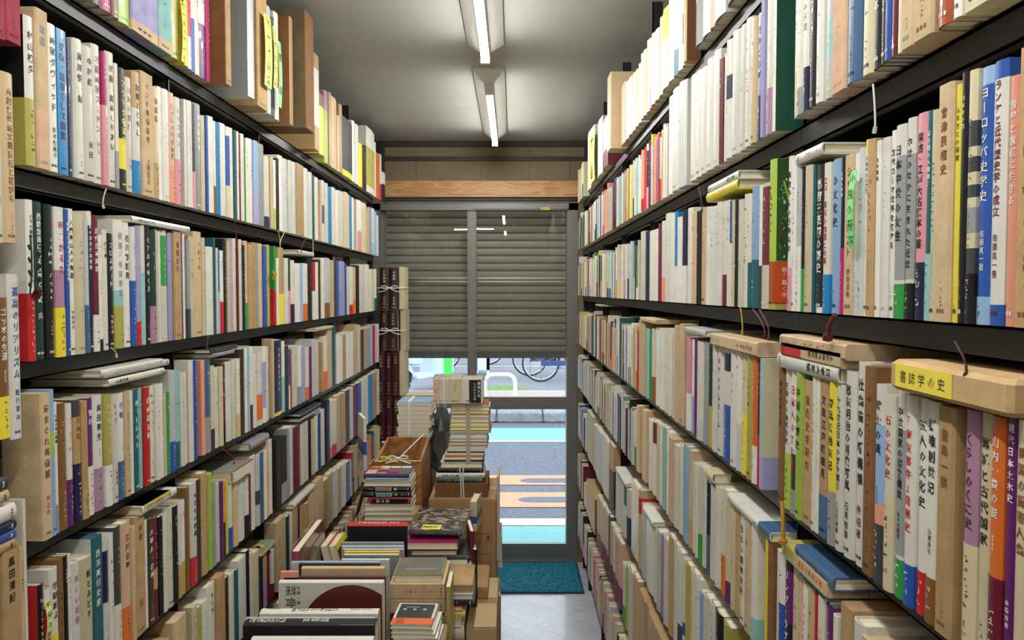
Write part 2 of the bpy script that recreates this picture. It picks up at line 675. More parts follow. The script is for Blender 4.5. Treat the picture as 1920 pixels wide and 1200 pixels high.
ROWS['LB'] = '''
60 78 38 h w bk 村山槐多* 0:.45:ol side=bk
78 101 17 x t g 繪畫 0:.37:pe
101 121 52 h w bk 画家ダヴィッド*/鈴木杜幾子
121 138 62 p cb n 芸術・精神そして問題
138 146 78 h n w _
146 152 79 h lg g _
152 167 80 h iv bk 萬原悦一郎*
167 187 94 h iv bk 中村彝*/米田
187 202 90 h w br 才能画家スーチン*/大口
202 210 103 h mg w エナボー 0:.6:pk
210 226 104 h iv bk 武藤一郎めぐりあい* side=bk
226 232 124 h iv bk _ 0:.3:g
232 246 133 h bk y アラマタ金満術 .17:.42:y
246 259 150 h iv mv 司馬の横顔/辻茂
259 273 140 h w bk 絵筆とともに 0:.27:cb .7:1:k
273 295 129 x t br インド美術論考/上野照夫
295 306 168 h t br 運慶論 0:.32:k
306 314 167 h w g _
314 325 172 h w lg _
325 337 178 h pe br 八十年の今小画像 0:.33:sa
337 347 187 h w rd トリスタン 0:.42:pk
347 358 188 h w g _
358 367 193 h w lg _
367 372 198 h dk w _ 0:.35:pk
372 386 194 h g w 美人論絵巻 side=bk
386 393 220 h c lg _
393 397 221 h b lb _
397 407 222 h w lg 塵埃邸
407 411 230 h w m _ 0:.3:br
411 419 233 h cb w _
419 431 235 h w lg _
431 438 241 h iv w ゲルニカ 0:.35:c .35:.9:b
438 444 243 h iv g _
444 449 247 h tl w _
449 454 249 h iv rd _
454 457 255 h m w _
457 464 254 h iv g _
464 467 261 h gr w _
467 472 262 h iv bk _
472 481 263 h iv rd 春丘
481 490 267 h lb w 山田正亮* 0:.4:lv
490 500 273 h g bk 西行と
500 512 296 h iv lg _ 0:.15:n
512 518 297 h t br _
518 523 302 h w bk _ 0:.3:lm
523 528 299 h bk w _
528 537 294 h w bk _
537 545 300 h lg rd _
545 552 303 h iv bk _
552 559 306 h lg bk _
559 572 302 x k br _
572 583 317 h w lg _
583 590 325 h w c _
590 593 330 h tl w _
593 601 334 h w y _
601 607 342 h t br _ 0:.6:pe
607 613 340 h w n _ .3:.6:sb
613 619 345 h w lg _
619 626 352 h cb w _
626 633 353 h w bk _
633 638 358 h w rd _
638 648 360 h iv lg _
648 656 362 h c g _
656 659 366 h t br _
659 663 369 h cb w _
663 668 372 h w gr _
668 672 375 h iv bk _
672 681 377 h w rd _ 0:.4:pk
681 690 382 h c m _
690 694 392 h t bk _
694 700 390 h lv b _
700 705 392 h w b _ 0:.25:aq
705 709 398 h lb w _
709 713 405 h w rd _
'''
ROWS['LC'] = '''
54 68 370 h w bk バラの画家ルドゥテとその時代* 0:.42:rd
68 91 374 h dg w 西欧絵画に見る天国と地獄/向
91 107 384 h bk w _/大貫東 side=bk
107 125 389 h w rd 夢二かるた* 0:.33:y .33:.58:mv
125 133 393 h b w 骨董・アンティーク価格図鑑
133 145 392 h w bk 入門魯山人の陶器*/竹間良生
145 162 401 h c g _ side=c
162 170 412 h lg w _ 0:.36:sb
170 179 389 h n w 心の流浪挿絵画家* .9:1:w
179 190 404 h m w 近代日本詩話 0:.27:w
190 198 441 h w bk _ 0:.1:bk
198 207 431 h iv bk 川と美
207 218 438 h bk w フロムナード/今岡公章
218 235 413 h w g 桃源三休家良寛* 0:.33:ol .33:.45:aq
235 248 418 h w bk 谷川対談集*
248 257 426 h w b _ 0:.55:b
257 266 424 h lv rd _ 0:.2:rd
266 274 422 h w aq _ 0:.6:aq
274 284 424 h bk w リアルのゆくえ
284 296 432 h dg ol _ 0:.33:mv
296 301 430 h iv g _
301 306 434 h iv br _
306 320 432 h iv w _ .5:.95:gr
320 328 437 h lv g _
328 342 434 x k br 骨董紀行
342 346 440 h pu w _
346 350 438 h w bk _
350 360 452 h g w _ 0:.3:dk
360 369 444 h c br 日本画と日本画
369 384 432 h t br つれづれ
384 390 446 h c bk _
390 403 463 h w lg _
403 407 446 h tl cb _
407 411 465 h iv bk _
411 416 468 h b lb _ 0:.5:lb
416 423 470 h w bk _ 0:.38:rd
423 429 448 h bk w _
429 433 452 h t br _
433 440 450 h lv w _
440 446 447 h c rd _
446 449 445 h m bk _
449 457 445 h iv g _
457 462 460 h n w _
462 469 452 h t bk 日本の美術家 0:.3:gr
469 476 458 x k br _
476 483 455 x k br _
483 487 458 h g w _
487 497 457 h t bk ある画家の
497 503 462 h b w _
503 516 458 h ol g _
516 520 460 h gr w _ 0:.45:rd
520 526 484 h w bk _
526 531 464 h k b _ 0:.4:y
531 536 465 h k cb _ 0:.4:y
536 543 484 h w g _
543 549 484 h dk rd _ 0:.5:pk
549 556 488 h iv b _ 0:.3:n
556 566 494 h w rd _
566 571 494 h lb w _
571 581 494 h w bk _ 0:.3:o
581 589 484 h bk w _
589 594 492 h rd w _ 0:.5:w
594 599 492 h w bk _
599 605 487 h db w _
605 611 484 h w n _
611 621 484 h lg bk _ 0:.25:br
621 629 488 h t br _
629 634 490 h dk b _
634 638 489 h b w _
638 648 490 h lv g _
648 652 494 h b w _
652 657 500 h iv bk _
657 664 500 h iv lg _ 0:.2:rd
664 671 501 h t br _ 0:.3:o
671 676 498 h bk w _
676 686 497 h iv n _ 
686 694 496 h w mv _
694 699 505 h iv bk _
699 704 508 h c w _
704 711 505 h w tl _ 0:.3:tl
'''
ROWS['LD'] = '''
72 90 738 x t br 気まぐれ美術館/州之内 side=t
90 98 731 h lb b _ .55:.72:lm
98 106 755 h w bk 日本人良に豪華 0:.22:g
106 124 757 h br ol _ 0:.4:br
124 136 758 h w bk _ 0:.38:pu
136 149 750 h k br 大正画壇/名品 0:.48:n .86:1:dk
149 161 753 h k ol _ 0:.25:k
161 174 747 h pu w 雪華 0:.42:w
174 195 742 h w bk 岸田劉生*/瀧木慎一著 0:.37:mv
195 207 741 h ol w いつだって/小村 0:.37:w
207 218 740 h iv rd レイク/尚書堂
218 231 738 h w b 手帖/わが青春 0:.36:sb
231 241 735 h t br _
241 247 733 h iv rd _
247 258 731 h tl w ポートレイト
258 268 729 h aq b 生涯は熱風
268 279 727 h rd w 美火器百科
279 290 724 h iv bk _
290 297 722 h w bk 飯山博士
297 304 720 h w g _
304 309 738 h c o _
309 317 735 h gr w 生きの道
317 328 695 h lg g _ 0:.3:b
328 338 697 h aq bk 今日はでっかい 0:.28:tl
338 346 700 h iv br 一の
346 354 698 h iv m _
354 363 676 h w g _ 
363 371 676 h b w _ side=sb
378 385 676 h sa rd 生業の図鑑
385 397 673 h sb w _ 0:.38:g
397 404 686 h c bk _ 0:.25:db
404 411 690 h w b _ 
411 418 688 h c br _
418 425 683 h m w _ 0:.3:bk
425 437 678 h w bk 父親の中の二つの
437 444 674 h iv bk _
444 451 673 h iv bk _ 0:.3:t
451 459 655 h db w _
459 463 652 h w g _
463 469 649 h aq sb _
469 475 650 h w pu _ 0:.3:pu
475 483 664 h iv bk _ 
483 493 660 h w bk 西村雄一郎* .08:.42:o
493 500 650 h w bk セザンヌの* .2:.8:lv
500 506 650 h iv bk _
506 515 636 x t br _
515 531 638 h n w 水底の静止するは 0:.04:y
531 537 640 h w bk _ 0:.5:aq
537 541 648 h dk w _
541 545 655 h b bk _ 0:.4:w
545 549 655 h ru w _
549 559 650 h iv g _
559 566 648 h w g _ 0:.3:g
566 574 650 h lv b _
574 581 652 h w bk _ 0:.25:o
581 586 650 h pu w _
586 592 636 h lg gr _
592 600 637 h iv rd _
600 607 642 h k br _
607 615 630 h w bk _ 0:.35:o
615 623 612 x t br _
623 632 606 h tl w _
632 638 628 h w bk _
638 644 630 h w n _
644 650 628 h k dk _
650 658 626 h w bk _
658 664 622 h w n _
664 672 608 x t bk _
672 678 610 h c br _
678 684 618 h dk w _
684 690 616 h k bk _
690 696 614 h lb w _
696 700 612 h c br _
700 705 610 h mg w _
705 712 608 h w bk _
'''
ROWS['LE'] = '''
58 70 1104 h bk w HISTORY side=rd
70 82 1110 h rd w _ .85:1:w
82 98 1072 h w bk 学研<坂よ 0:.55:y
98 110 1042 x br db _
110 117 1045 h bk w さけびの/
117 126 1046 h w bk _
126 143 1060 h w mv 美しい書物
143 166 1051 h c bk 松とみどり side=w
166 186 1001 x tl w 西洋美術史家 side=lg
186 197 1014 h w n _ .5:.9:n
197 207 1006 h w bk _ side=w
207 220 992 h dk ol _ 0:.4:iv
220 240 984 h pe bk 江戸白夢 0:.33:o
240 248 992 h t br _
248 267 968 x k br 故郷/石
267 272 980 h w bk 日本人
272 284 977 h db w 大夢人・白夢
284 292 975 h m w カシノ .3:.5:k
292 300 973 h bk w _
300 308 968 h iv g _
308 321 955 h iv bk _/
321 330 953 h bk w _
330 337 948 h w g _ 0:.35:k
337 345 942 h w bk 曜の海 0:.35:ol
345 352 917 h br k _
352 366 909 h w bk やきもの辞典 0:.28:rd
366 376 902 h db k _
376 388 881 h o y _ 0:1:k
388 396 891 h lm gr _
396 402 905 h g w _
402 412 909 h iv bk _
412 414 905 h pu w _
414 422 904 h sa bk _ 0:.45:n
422 426 904 h y bk _
426 436 908 h w bk _ 0:.35:b
436 445 905 h t br _
445 458 900 h w g _
458 466 895 h w bk _ 0:.35:bk
466 469 893 h m w _
469 479 856 h w rd _
479 486 855 h lg dk _ .3:.5:dk
486 493 850 h sb w _
493 498 846 h w g _
498 503 830 h pe bk _
503 512 826 h w dk 大八七
514 524 824 x bk w _
524 536 822 x bk lg _ 0:.3:g
536 540 800 x g w _
540 550 798 h lg bk _
550 563 800 h m k _
563 571 795 h iv br _
571 578 790 h iv bk _
578 584 788 h bk lb _
584 590 786 h c br _
590 597 780 h w c _
597 602 776 h b w _
602 610 770 h iv bk _
610 616 752 x n w _
616 624 758 h w bk _ 0:.2:o
624 632 750 h iv mg _ 0:.2:mg
632 640 742 h t br _
640 648 738 h k br _
648 656 732 h dk w _
656 664 728 h iv g _
664 671 722 h m w _
671 678 718 h b w _
678 685 712 h iv gr _ 0:.2:rd
685 692 706 h w bk _
692 699 700 h cb w _
699 706 696 h k bk _
706 712 692 h w rd _
'''
ROWS['LF'] = '''
316 340 1168 x t br _
340 362 1152 x c br _
362 372 1146 h ol g _
372 384 1135 h w bk _
384 400 1103 h w br 竹と木
400 414 1078 x k br _
414 424 1090 h db k _
424 436 1083 h w bk むかしむかし
436 441 1075 h tl w _
441 457 1052 h w mv _
457 465 1038 h bk w _
465 472 1042 h w rd _ side=w
472 484 1040 h c rd _
484 488 1040 h n w _
488 497 1042 h k w _ 0:.5:mv
497 505 1038 h m w _
505 514 1034 h w m _ 0:.3:m
514 532 978 x t br _
532 540 972 h dg w _
540 546 966 h iv g _
546 554 948 x k br _
554 562 956 h n b _
562 571 950 h k br _
571 578 946 h k br _ .2:.5:w
578 590 905 x t br _
590 604 895 x t br _
604 616 902 h ol y _
616 624 890 h t br _
624 632 884 h iv bk _
632 640 880 h t db _
640 648 872 h w n _
648 656 868 h sb w _
'''
ROWS['RB'] = '''
1246 1256 172 h w bk _
1256 1268 165 h w g _ 
1268 1276 158 h lg bk _
1276 1287 150 h w lg _
1287 1298 146 h w g _
1298 1308 138 h w bk _
1308 1318 132 h iv g _
1318 1330 116 h w g _
1330 1342 102 h w lg _
1342 1348 116 h m w _
1348 1355 106 h w g _
1355 1364 82 h w n _ .5:.7:n
1364 1378 66 h w g _
1378 1389 54 h iv g _
1389 1400 42 h w n _
1400 1410 42 h t br _
1410 1419 32 h lv n 霊学と心理 0:.35:n
1419 1425 5 h lv w _
1425 1437 -2 h iv g _ 0:.33:mv
1437 1443 -25 h w g _ side=dg
1478 1485 -20 h w n ルネサンス科学の 0:.35:c
1485 1497 -28 h iv g _ 0:.2:g
1497 1507 -30 h w bk 代の手記 0:.33:n
1507 1520 -40 h bk w _
1520 1533 -45 h w g _
1533 1547 -55 h lg y _ .3:.6:aq
1547 1572 -75 x pe t _ side=t
1574 1599 -85 h sb bk _
1599 1621 -100 h c bk _ .75:1:mv
1621 1637 -115 h bk w 信頼できる
1637 1648 -118 h bk w _
1648 1660 -130 h b lv _ .5:1:lv
1660 1670 -140 h m w マイルド
1670 1679 -150 h c bk _
1679 1702 -165 x t g _
1702 1739 -180 x t br _
1742 1772 -190 h ru w 南の道点を/小山社 side=ru
1772 1788 -200 h w n _/三療社
1788 1836 -230 x c bk _
1836 1930 -300 x k br _
'''
ROWS['RC'] = '''
1084 1087 482 h w g _
1196 1206 435 h iv g _
1206 1213 434 h n w _
1213 1223 433 h w g _
1223 1231 430 h w bk _
1231 1237 420 h m w _ 
1237 1243 415 h w m _ 0:.3:sa
1243 1253 401 h iv bk _
1253 1261 402 h w bk _
1261 1266 398 h cb w _ 0:.4:w
1266 1275 408 h w g _
1275 1282 393 h n w _ 0:.4:w
1282 1292 391 h w g _
1292 1302 399 h t bk _
1302 1309 397 h bk w _
1309 1320 390 h t bk _
1320 1329 389 h w bk _
1329 1336 388 h w bk _
1336 1340 386 h w rd _
1340 1348 380 h w m _
1348 1356 378 h iv bk _ 0:.3:m
1356 1362 376 h w bk _
1362 1367 378 h b w _ 0:.6:iv
1367 1374 376 h c br _
1374 1380 374 h bk w _
1380 1388 375 h iv g _
1388 1397 365 h iv bk _
1397 1403 366 h iv n _ 0:.4:tl
1403 1415 352 h lb bk _ 0:.4:tl
1415 1422 349 h w bk _ 0:.35:dk
1422 1438 345 h iv w _ .35:.97:m
1438 1450 301 h lm dg _ 0:.04:ol .04:.32:ru side=gr
1473 1482 295 h w bk 事故予防の行動科学 0:.28:pk
1482 1489 304 h w m _
1489 1497 314 h lg bk _ .0:.45:w
1497 1503 316 h bk w 明日軍を成す 0:.3:gr
1503 1518 312 h c br _
1518 1523 312 h tl k _
1523 1540 310 h bk w 幕府三楽団の歴史 0:.04:w
1540 1552 307 h iv rd 江戸・東京の地震と火事 0:.26:cb
1552 1567 300 h lb n の文化史
1567 1574 296 h bk w 江戸の探偵 0:.42:mg
1574 1594 291 x t br シャルアナキスト/奴隷運動
1594 1601 289 h w bk _ 0:.35:lg
1601 1614 279 h lg mv _ 0:.25:lg
1614 1622 264 h w bk 鎌倉武士の実像 .92:1:y
1622 1635 263 x k br _
1635 1644 266 h w m 元号事典
1644 1657 260 h w lg _
1657 1670 247 h w bk 古代ローマ世界を旅する
1670 1689 237 h w bk 日本中世の女性 0:.18:gr .2:.84:g
1689 1705 224 h w bk 中世のなかに生まれた近世 0:.18:bk .2:.82:g
1705 1725 215 h pk bk 探訪・江戸大名旗本の墓 0:.28:n
1725 1737 210 h tl w 昔方語の人間模様 0:.32:aq
1737 1751 209 h c bk _
1751 1778 161 x t br 會津民権史
1778 1792 162 h y bk ふるさとの伝説
1792 1805 140 h bk w パメキンロ
1805 1822 136 h c bk _ .70:.80:dk .60:.66:dk .5:.55:dk .36:.46:g .2:.3:dk .0:.2:bk
1822 1847 130 h b w ヨーロッパ史学史/佐藤真一著 0:.11:lb .93:1:lb
1847 1874 118 h w m ランケと近代歴史学の成立/佐藤真一著* 0:.08:b .93:1:b
1874 1896 146 h sa w 希望と信頼に生きる
1896 1940 88 x k br _
'''
ROWS['RD'] = '''
1198 1208 600 x t br _ side=t
1210 1215 616 h aq bk _
1215 1219 618 h gr k _
1219 1226 616 h iv br _ 0:.35:br
1226 1233 614 h w g _
1233 1243 616 h w bk _
1243 1250 620 h c bk _
1250 1256 622 h w b _
1256 1264 624 h iv br _
1264 1272 610 x t rd _
1272 1283 608 x t bk _
1283 1292 632 h pk br _ 0:.4:w
1292 1301 636 h w bk _ 0:.4:lv
1301 1305 636 h pu w _
1305 1316 640 h iv lg _ 0:.2:lg
1318 1325 642 h g w _
1325 1332 645 h dg w _ 0:.4:ol
1332 1337 643 h iv bk _
1337 1342 644 h w pk _
1342 1352 645 h w bk ネアンデルタール
1352 1367 648 h w bk _ .0:.5:b .8:.96:n
1367 1380 655 h w rd _
1380 1388 658 h w bk _ .0:.4:lg
1388 1399 660 h c br _ 0:.5:y
1399 1410 658 h ol bk _
1410 1419 664 h o w _ 0:.3:w
1419 1425 663 h m w _ 0:.4:rd
1425 1432 645 h aq w _ 0:.25:lv side=c
1457 1468 680 x br db 港湾漁民史話
1468 1481 684 h w bk 生命40億年全史 0:.4:lm
1481 1493 686 h w rd 日本人の食生活 0:.17:g .17:.42:db
1493 1506 688 h lm bk 中国の歴史
1506 1523 714 x k br 無趣史学研究
1523 1531 692 h w bk _
1531 1537 694 h w n _
1537 1554 690 x k bk 文政江戸町細見 0:.27:sb
1554 1568 706 h y bk 奇兵隊始末記 0:.33:g
1568 1582 676 h iv bk 十九世紀日本の対外関係/上白石実著
1582 1602 674 h w bk 幕末明治の肖像写真/石黒敬章
1602 1624 680 h w bk 社会論の新構想/許紹著
1624 1643 688 x br db _
1643 1662 722 h w n 武士の道/奈良本辰也* 0:.3:dk .3:.4:sa .4:.8:lb
1662 1680 742 h iv rd 石の文化史 0:.5:c
1680 1699 736 h w bk 中世国家の宗教構造/佐々木馨著* 0:.19:gr .21:.82:g
1699 1718 742 h w rd 「南京事件」発展史 0:.2:b
1718 1740 748 h w n 五人の文化史 0:.2:rd
1740 1764 754 h w bk 群雄創世紀/山室恭子* 0:.21:br
1764 1795 763 x k br 豊島一族*
1808 1834 770 h mv db くらしのくに史 0:.45:c
1834 1861 776 h c bk 葛城と古代国家
1861 1887 783 h o w 山内一豊の妻*/楠戸義昭 0:.38:m
1887 1910 756 h pu w 現代日本土木史/高橋裕著
1910 1940 790 h c br 韓国の貨幣人会
'''
ROWS['RE'] = '''
1193 1200 763 x t br _
1204 1210 770 x t g _
1213 1222 789 h iv bk _
1222 1228 790 h iv m _ .7:.98:m
1228 1236 796 h c br _
1236 1241 798 h iv g _
1241 1247 802 h aq bk _
1247 1255 810 h w bk _
1255 1263 823 x pe br _
1263 1272 836 h iv br _
1272 1280 836 h iv bk _
1280 1286 830 h aq g _
1286 1292 836 h lb b _
1292 1298 846 h t br _ 0:.3:k
1298 1304 870 h iv g _
1304 1311 872 h iv bk _
1311 1317 876 h iv bk _ 0:.3:gr
1317 1323 882 h iv g _
1323 1331 908 h n w _ 0:.42:sb
1331 1341 912 h iv bk _
1341 1351 915 h iv g _
1351 1362 920 h iv bk _ 0:.38:o
1362 1371 930 h c g _ 0:.2:pu
1371 1381 938 h c g _
1381 1389 946 x k br _
1389 1402 958 h w bk 危ない精神分析
1402 1412 966 x t br _
1412 1422 972 h w g _ 0:.2:aq
1440 1446 1012 h y gr _
1446 1456 1000 x br db _
1456 1462 1034 h w o _
1462 1473 1042 h w n _ .0:.6:b
1473 1487 1048 h n w リング・ラブ .5:.9:pu
1487 1500 1070 h c rd _
1500 1507 1085 h pe m _
1507 1518 1100 h w mg _
1518 1531 1108 h t br _
1531 1540 1120 h rd m _
1540 1553 1128 h iv br _
1553 1569 1144 h pu w _
1569 1578 1163 h w pu _
1580 1602 1146 x k br _
1602 1626 1176 h w bk _
'''
# name: (side, plane z of the row, near pixel limit, far pixel limit)
ROWS['RA'] = '''
1098 1105 250 h iv g _
1105 1112 242 h w y _
1112 1126 232 h w g _ 
1127 1136 225 h w sb _ 0:.35:m
1137 1143 145 x c g _ side=t out=.03
1161 1168 162 x t br _
1168 1174 158 h iv g _
1174 1180 150 h iv br _
1180 1186 143 h iv g _
1186 1191 136 h t br _
1191 1196 125 h iv g _
1196 1201 108 h iv br _
1201 1206 100 h t g _
1206 1212 82 h iv bk _ 
1212 1216 78 h t rd _ 0:.3:pk
1216 1222 70 h iv g _
1222 1228 62 h iv g _
1228 1236 40 h c g _
1236 1246 25 h y br _ 0:.6:iv
1246 1256 -5 h w mv _
1256 1262 -12 h w n _ 0:.3:tl
1262 1270 -20 h w n _
1270 1276 -30 h c n _ .25:.6:n
1276 1288 -40 x k br _ side=br
1295 1307 -60 h c dk _ 0:.55:dk
1307 1321 -75 h iv g _
1321 1328 -85 h k br _
1328 1348 -100 h w g _
1353 1372 -130 h bk w _
1372 1390 -150 h t br _
'''
ROWS['RF'] = '''
1100 1110 776 h c br _
1110 1116 800 h t br _
1116 1128 808 h lg n _
1128 1140 824 h w m _
1140 1150 836 h k br _ 0:.6:db
1154 1163 855 h iv g _
1163 1169 890 h lg g _
1169 1175 892 h w tl _ .6:.95:tl
1175 1181 897 h iv db _ 0:.5:n
1181 1196 912 h iv g _
1196 1201 920 h t rd _ .7:.9:rd
1201 1212 952 h lg bk _
1212 1225 962 h w g _ 
1225 1232 985 h iv gr _
1232 1239 1000 h lg g _
1239 1244 1008 h mv w _
1244 1252 1014 h lg g _
1252 1262 1000 h k br _
1262 1270 1023 h w bk _
1270 1279 1030 h w g _ 0:.3:dk
1279 1286 1040 h w rd _ .1:.2:rd .28:.4:b
1286 1295 1048 h ol g _
1295 1305 1070 h iv bk _
1305 1312 1075 h iv pu _
1312 1322 1118 h lb w _
1322 1332 1125 h iv g _
1332 1344 1140 h iv bk _
1344 1358 1152 h bk w _
1358 1372 1160 h ol br _
'''
ROWS['RG'] = '''
1094 1100 915 h iv rd _ 
1100 1119 925 x k db _ side=br
1119 1126 938 h t br _ 0:.3:m
1126 1132 950 h t br _ 0:.3:m
1132 1138 960 h pe br _ 0:.32:m
1138 1141 972 h t br _ 0:.3:m
1141 1144 970 h tl w _
1144 1149 988 h t br _ 0:.32:m
1149 1154 998 h iv br _ 0:.32:m
1154 1159 1010 h t br _ 0:.33:m
1159 1165 1020 h pe br _ 0:.33:m
1168 1174 1066 h w gr _ 0:.3:gr
1174 1179 1068 h lm g _
1179 1188 1074 h iv bk _
1188 1194 1078 h t db _
1194 1201 1096 h t br _
1201 1208 1118 x k br _
1208 1214 1128 x k br _
1214 1221 1140 x k br _
1221 1228 1150 x k br _
1228 1236 1165 x k br _
1236 1246 1185 x k br _
'''
FLATS = '''
LC 248 356 404 12 w bk 目線の端のやくそく
LC 560 589 468 14 w lv _
LD 205 309 712 12 iv bk 上野美術特集
LD 197 318 697 12 lg bk _
LD 190 306 683 12 w rd _
LD 395 446 653 11 bk pk _
LD 398 440 664 9 g w _
LD 560 625 613 10 c sb KUNSTHALLE
LE 470 505 822 20 g w _
LE 545 602 798 8 g w _
LE 560 603 778 9 dk w _
LE 270 322 924 14 ol bk てづくり日本の
LE 268 332 944 16 w pk Decorative
LE 438 474 883 32 iv rd _ P
LF 549 592 912 14 w m _
LF 495 516 1034 12 iv bk _ G
RC 1491 1540 290 14 w bk _
RC 1327 1383 345 14 w bk 信長の政略
RC 1324 1381 363 17 y o _
RD 1116 1128 562 6 c g _
RD 1200 1229 594 11 t br _
RD 1284 1322 612 12 lg n _
RD 1332 1428 624 22 t br モギモギE-T
RD 1462 1586 624 18 t br _
RD 1464 1576 638 20 t db 上杉英大怪獣物 0:.38:rd
RD 1457 1570 660 20 w bk 日本大航論
RE 1321 1335 876 18 c rd _
RE 1364 1444 924 14 w sb 心のビーレス 0:.01:w .75:1:sb
RE 1490 1562 1003 16 sb n _ 
RE 1466 1552 1012 20 t o 蘇大武将小説集 0:.3:ol
RE 1464 1550 1032 5 aq gr _
RF 1154 1173 875 10 w b _
RF 1205 1224 948 12 w gr _
'''
# ---------------------------------------------------------------- the two walls of shelving
Z = dict(LA=2.068, LB=1.767, LC=1.482, LD=1.210, LE=0.934, LF=0.684, LG=0.43, LH=0.16,
         RA=2.077, RB=1.8125, RC=1.558, RD=1.289, RE=1.047, RF=0.771, RG=0.485, RH=0.20)
POSTS = [-0.10, 0.485, 1.07, 1.655, 2.24, 2.825, 3.41, 4.0]
LIP = 0.03
POSTS_L = [-0.10, 0.485, 1.090, 1.655, 2.24, 2.825, 3.475, 4.0]


def post_clip(y0, y1, sgn=1):
    for p in (POSTS if sgn > 0 else POSTS_L):
        a, b = p - 0.0005, p + 0.0085
        if y0 < b and y1 > a:
            if p - y0 > y1 - p:
                y1 = a
            else:
                y0 = b
    return y0, y1


specs = []
for row, text in ROWS.items():
    sgn = -1 if row[0] == 'L' else 1
    plane = XL if sgn < 0 else XR
    for ln in text.strip().split('\n'):
        p = ln.split()
        x0, x1, yt = float(p[0]), float(p[1]), float(p[2])
        kind, c, tc, tt = p[3:7]
        opt = {}
        bands = []
        for q in p[7:]:
            if '=' in q:
                k, v = q.split('=')
                opt[k] = v
            else:
                a, b, cc = q.split(':')
                bands.append((float(a or 0), float(b), cc))
        out = float(opt.get('out', 0))
        pl = plane - sgn * out
        zb = Z[row]
        ya, _ = on_x(x0, 545, pl)
        yb, _ = on_x(x1, 545, pl)
        y0, y1 = min(ya, yb), max(ya, yb)
        _, zt = on_x((x0 + x1) / 2, yt, pl)
        h = max(0.10, min(zt - zb, 0.235 if row[1] != 'A' else 0.345))
        if row == 'LC' and h > 0.225: h = min(h, 0.242)
        if row[1] == 'A':
            h = min(h, CEIL - zb - 0.01)
        y0, y1 = post_clip(y0 + 0.0003, y1 - 0.0003, sgn)
        if y1 - y0 < 0.004:
            continue
        lv_ = 'ABCDEFGH'.index(row[1])
        if lv_:
            h = min(h, Z[row[0] + 'ABCDEFGH'[lv_ - 1]] - zb - LIP - 0.004)
        title, _, author = tt.partition('/')
        rng = random.Random(hash((x0, yt)) % 9999 if False else int(x0 * 7 + yt * 3))
        jit = rng.uniform(-0.001, 0.0035)
        d = 0.128 if h < 0.2 else 0.15
        if kind == 'x':
            d += 0.006
        d = min(d + out, 0.19)
        specs.append(dict(row=row, sgn=sgn, x=pl + sgn * jit, y0=y0, y1=y1, z=zb, w=y1 - y0, h=h, d=d, kind=kind, c=c, tc=tc,
                          title=title, author=author, bands=bands, side=opt.get('side'), near=1 if sgn > 0 else -1,
                          sd=int(x0 * 13 + yt), px=(x0, x1), area=abs((x1 - x0) * h * F / ((y0 + y1) / 2))))


def filler(row, ya, yb, pal, hr=(0.16, 0.19), wr=(0.010, 0.026), seed=1):
    """books too small or too hidden in the photograph to list one by one"""
    rng = random.Random(seed)
    sgn = -1 if row[0] == 'L' else 1
    y = ya
    k = 0
    while y < yb:
        w = rng.uniform(*wr)
        if rng.random() < 0.04:
            w *= 1.8
        y0, y1 = post_clip(y, min(y + w, yb), sgn)
        y += w + 0.0006
        if y1 - y0 < 0.005:
            continue
        h = rng.uniform(*hr)
        if rng.random() < 0.1:
            h += 0.02
        c = rng.choice(pal.split())
        kind = 'x' if c in ('k', 't') and rng.random() < 0.7 else 'h'
        tc = 'w' if c in ('bk', 'n', 'm', 'dg', 'tl', 'b', 'rd', 'pu', 'db', 'dk', 'br', 'sb') else rng.choice(('bk', 'dk', 'br', 'g', 'rd'))
        bands = []
        if kind == 'h' and rng.random() < 0.22:
            bands = [(0, rng.uniform(0.2, 0.4), rng.choice(['rd', 'b', 'gr', 'y', 'o', 'n', 'g', 'bk', 'pk', 'tl', 'w', 'lv']))]
        d = 0.128
        specs.append(dict(row=row, sgn=sgn, x=(XL if sgn < 0 else XR) + sgn * rng.uniform(-0.001, 0.005), y0=y0, y1=y1, z=Z[row], w=y1 - y0, h=h,
                          d=d, kind=kind, c=c, tc=tc, title='_', author='', bands=bands, side=None, near=1 if sgn > 0 else -1,
                          sd=seed * 1000 + k, px=(0, 0), area=0))
        k += 1


P1 = 'w w w iv iv iv c lg lg g t t k pe w iv n b tl rd bk aq lb gr y m'
P2 = 'w w iv iv lg lg w iv c t b lb m bk g'
PT = 't t k k c iv br pe t iv w g dk'
filler('RA', 4.02, 4.33, 'c c iv t', (0.16, 0.18), seed=11)
filler('RB', 1.87, 4.33, 'w w iv iv c lg lg t k pe n b aq gr y rd sa m w iv', (0.155, 0.178), (0.012, 0.028), seed=12)
filler('RC', 2.28, 4.33, P1, (0.16, 0.185), (0.012, 0.026), seed=13)
filler('RD', 2.26, 4.33, 'w iv iv c lg t k t rd tl b cb ru m y w iv iv w', (0.16, 0.185), (0.010, 0.024), seed=14)
filler('RE', 2.31, 4.33, P2, (0.155, 0.18), (0.010, 0.022), seed=15)
filler('RF', 3.85, 4.33, P2, (0.16, 0.18), (0.012, 0.022), seed=16)
filler('RG', 3.99, 4.33, P2, (0.16, 0.18), (0.012, 0.022), seed=17)
filler('RG', 1.2, 1.84, 'k k t k br c', (0.17, 0.18), (0.02, 0.03), seed=18)
filler('RH', 1.2, 4.33, 'w iv pk lg t k bk w c', (0.16, 0.2), (0.012, 0.03), seed=19)
filler('RF', 0.95, 1.28, P2, (0.16, 0.18), (0.012, 0.022), seed=20)
filler('RE', 0.62, 0.82, P2, (0.16, 0.18), (0.012, 0.022), seed=21)
filler('RB', 0.42, 0.54, PT, (0.16, 0.18), (0.012, 0.022), seed=27)
filler('LF', 3.33, 4.05, P1, (0.16, 0.19), (0.012, 0.024), seed=22)
filler('LG', 2.3, 4.05, PT, (0.16, 0.19), (0.014, 0.028), seed=23)
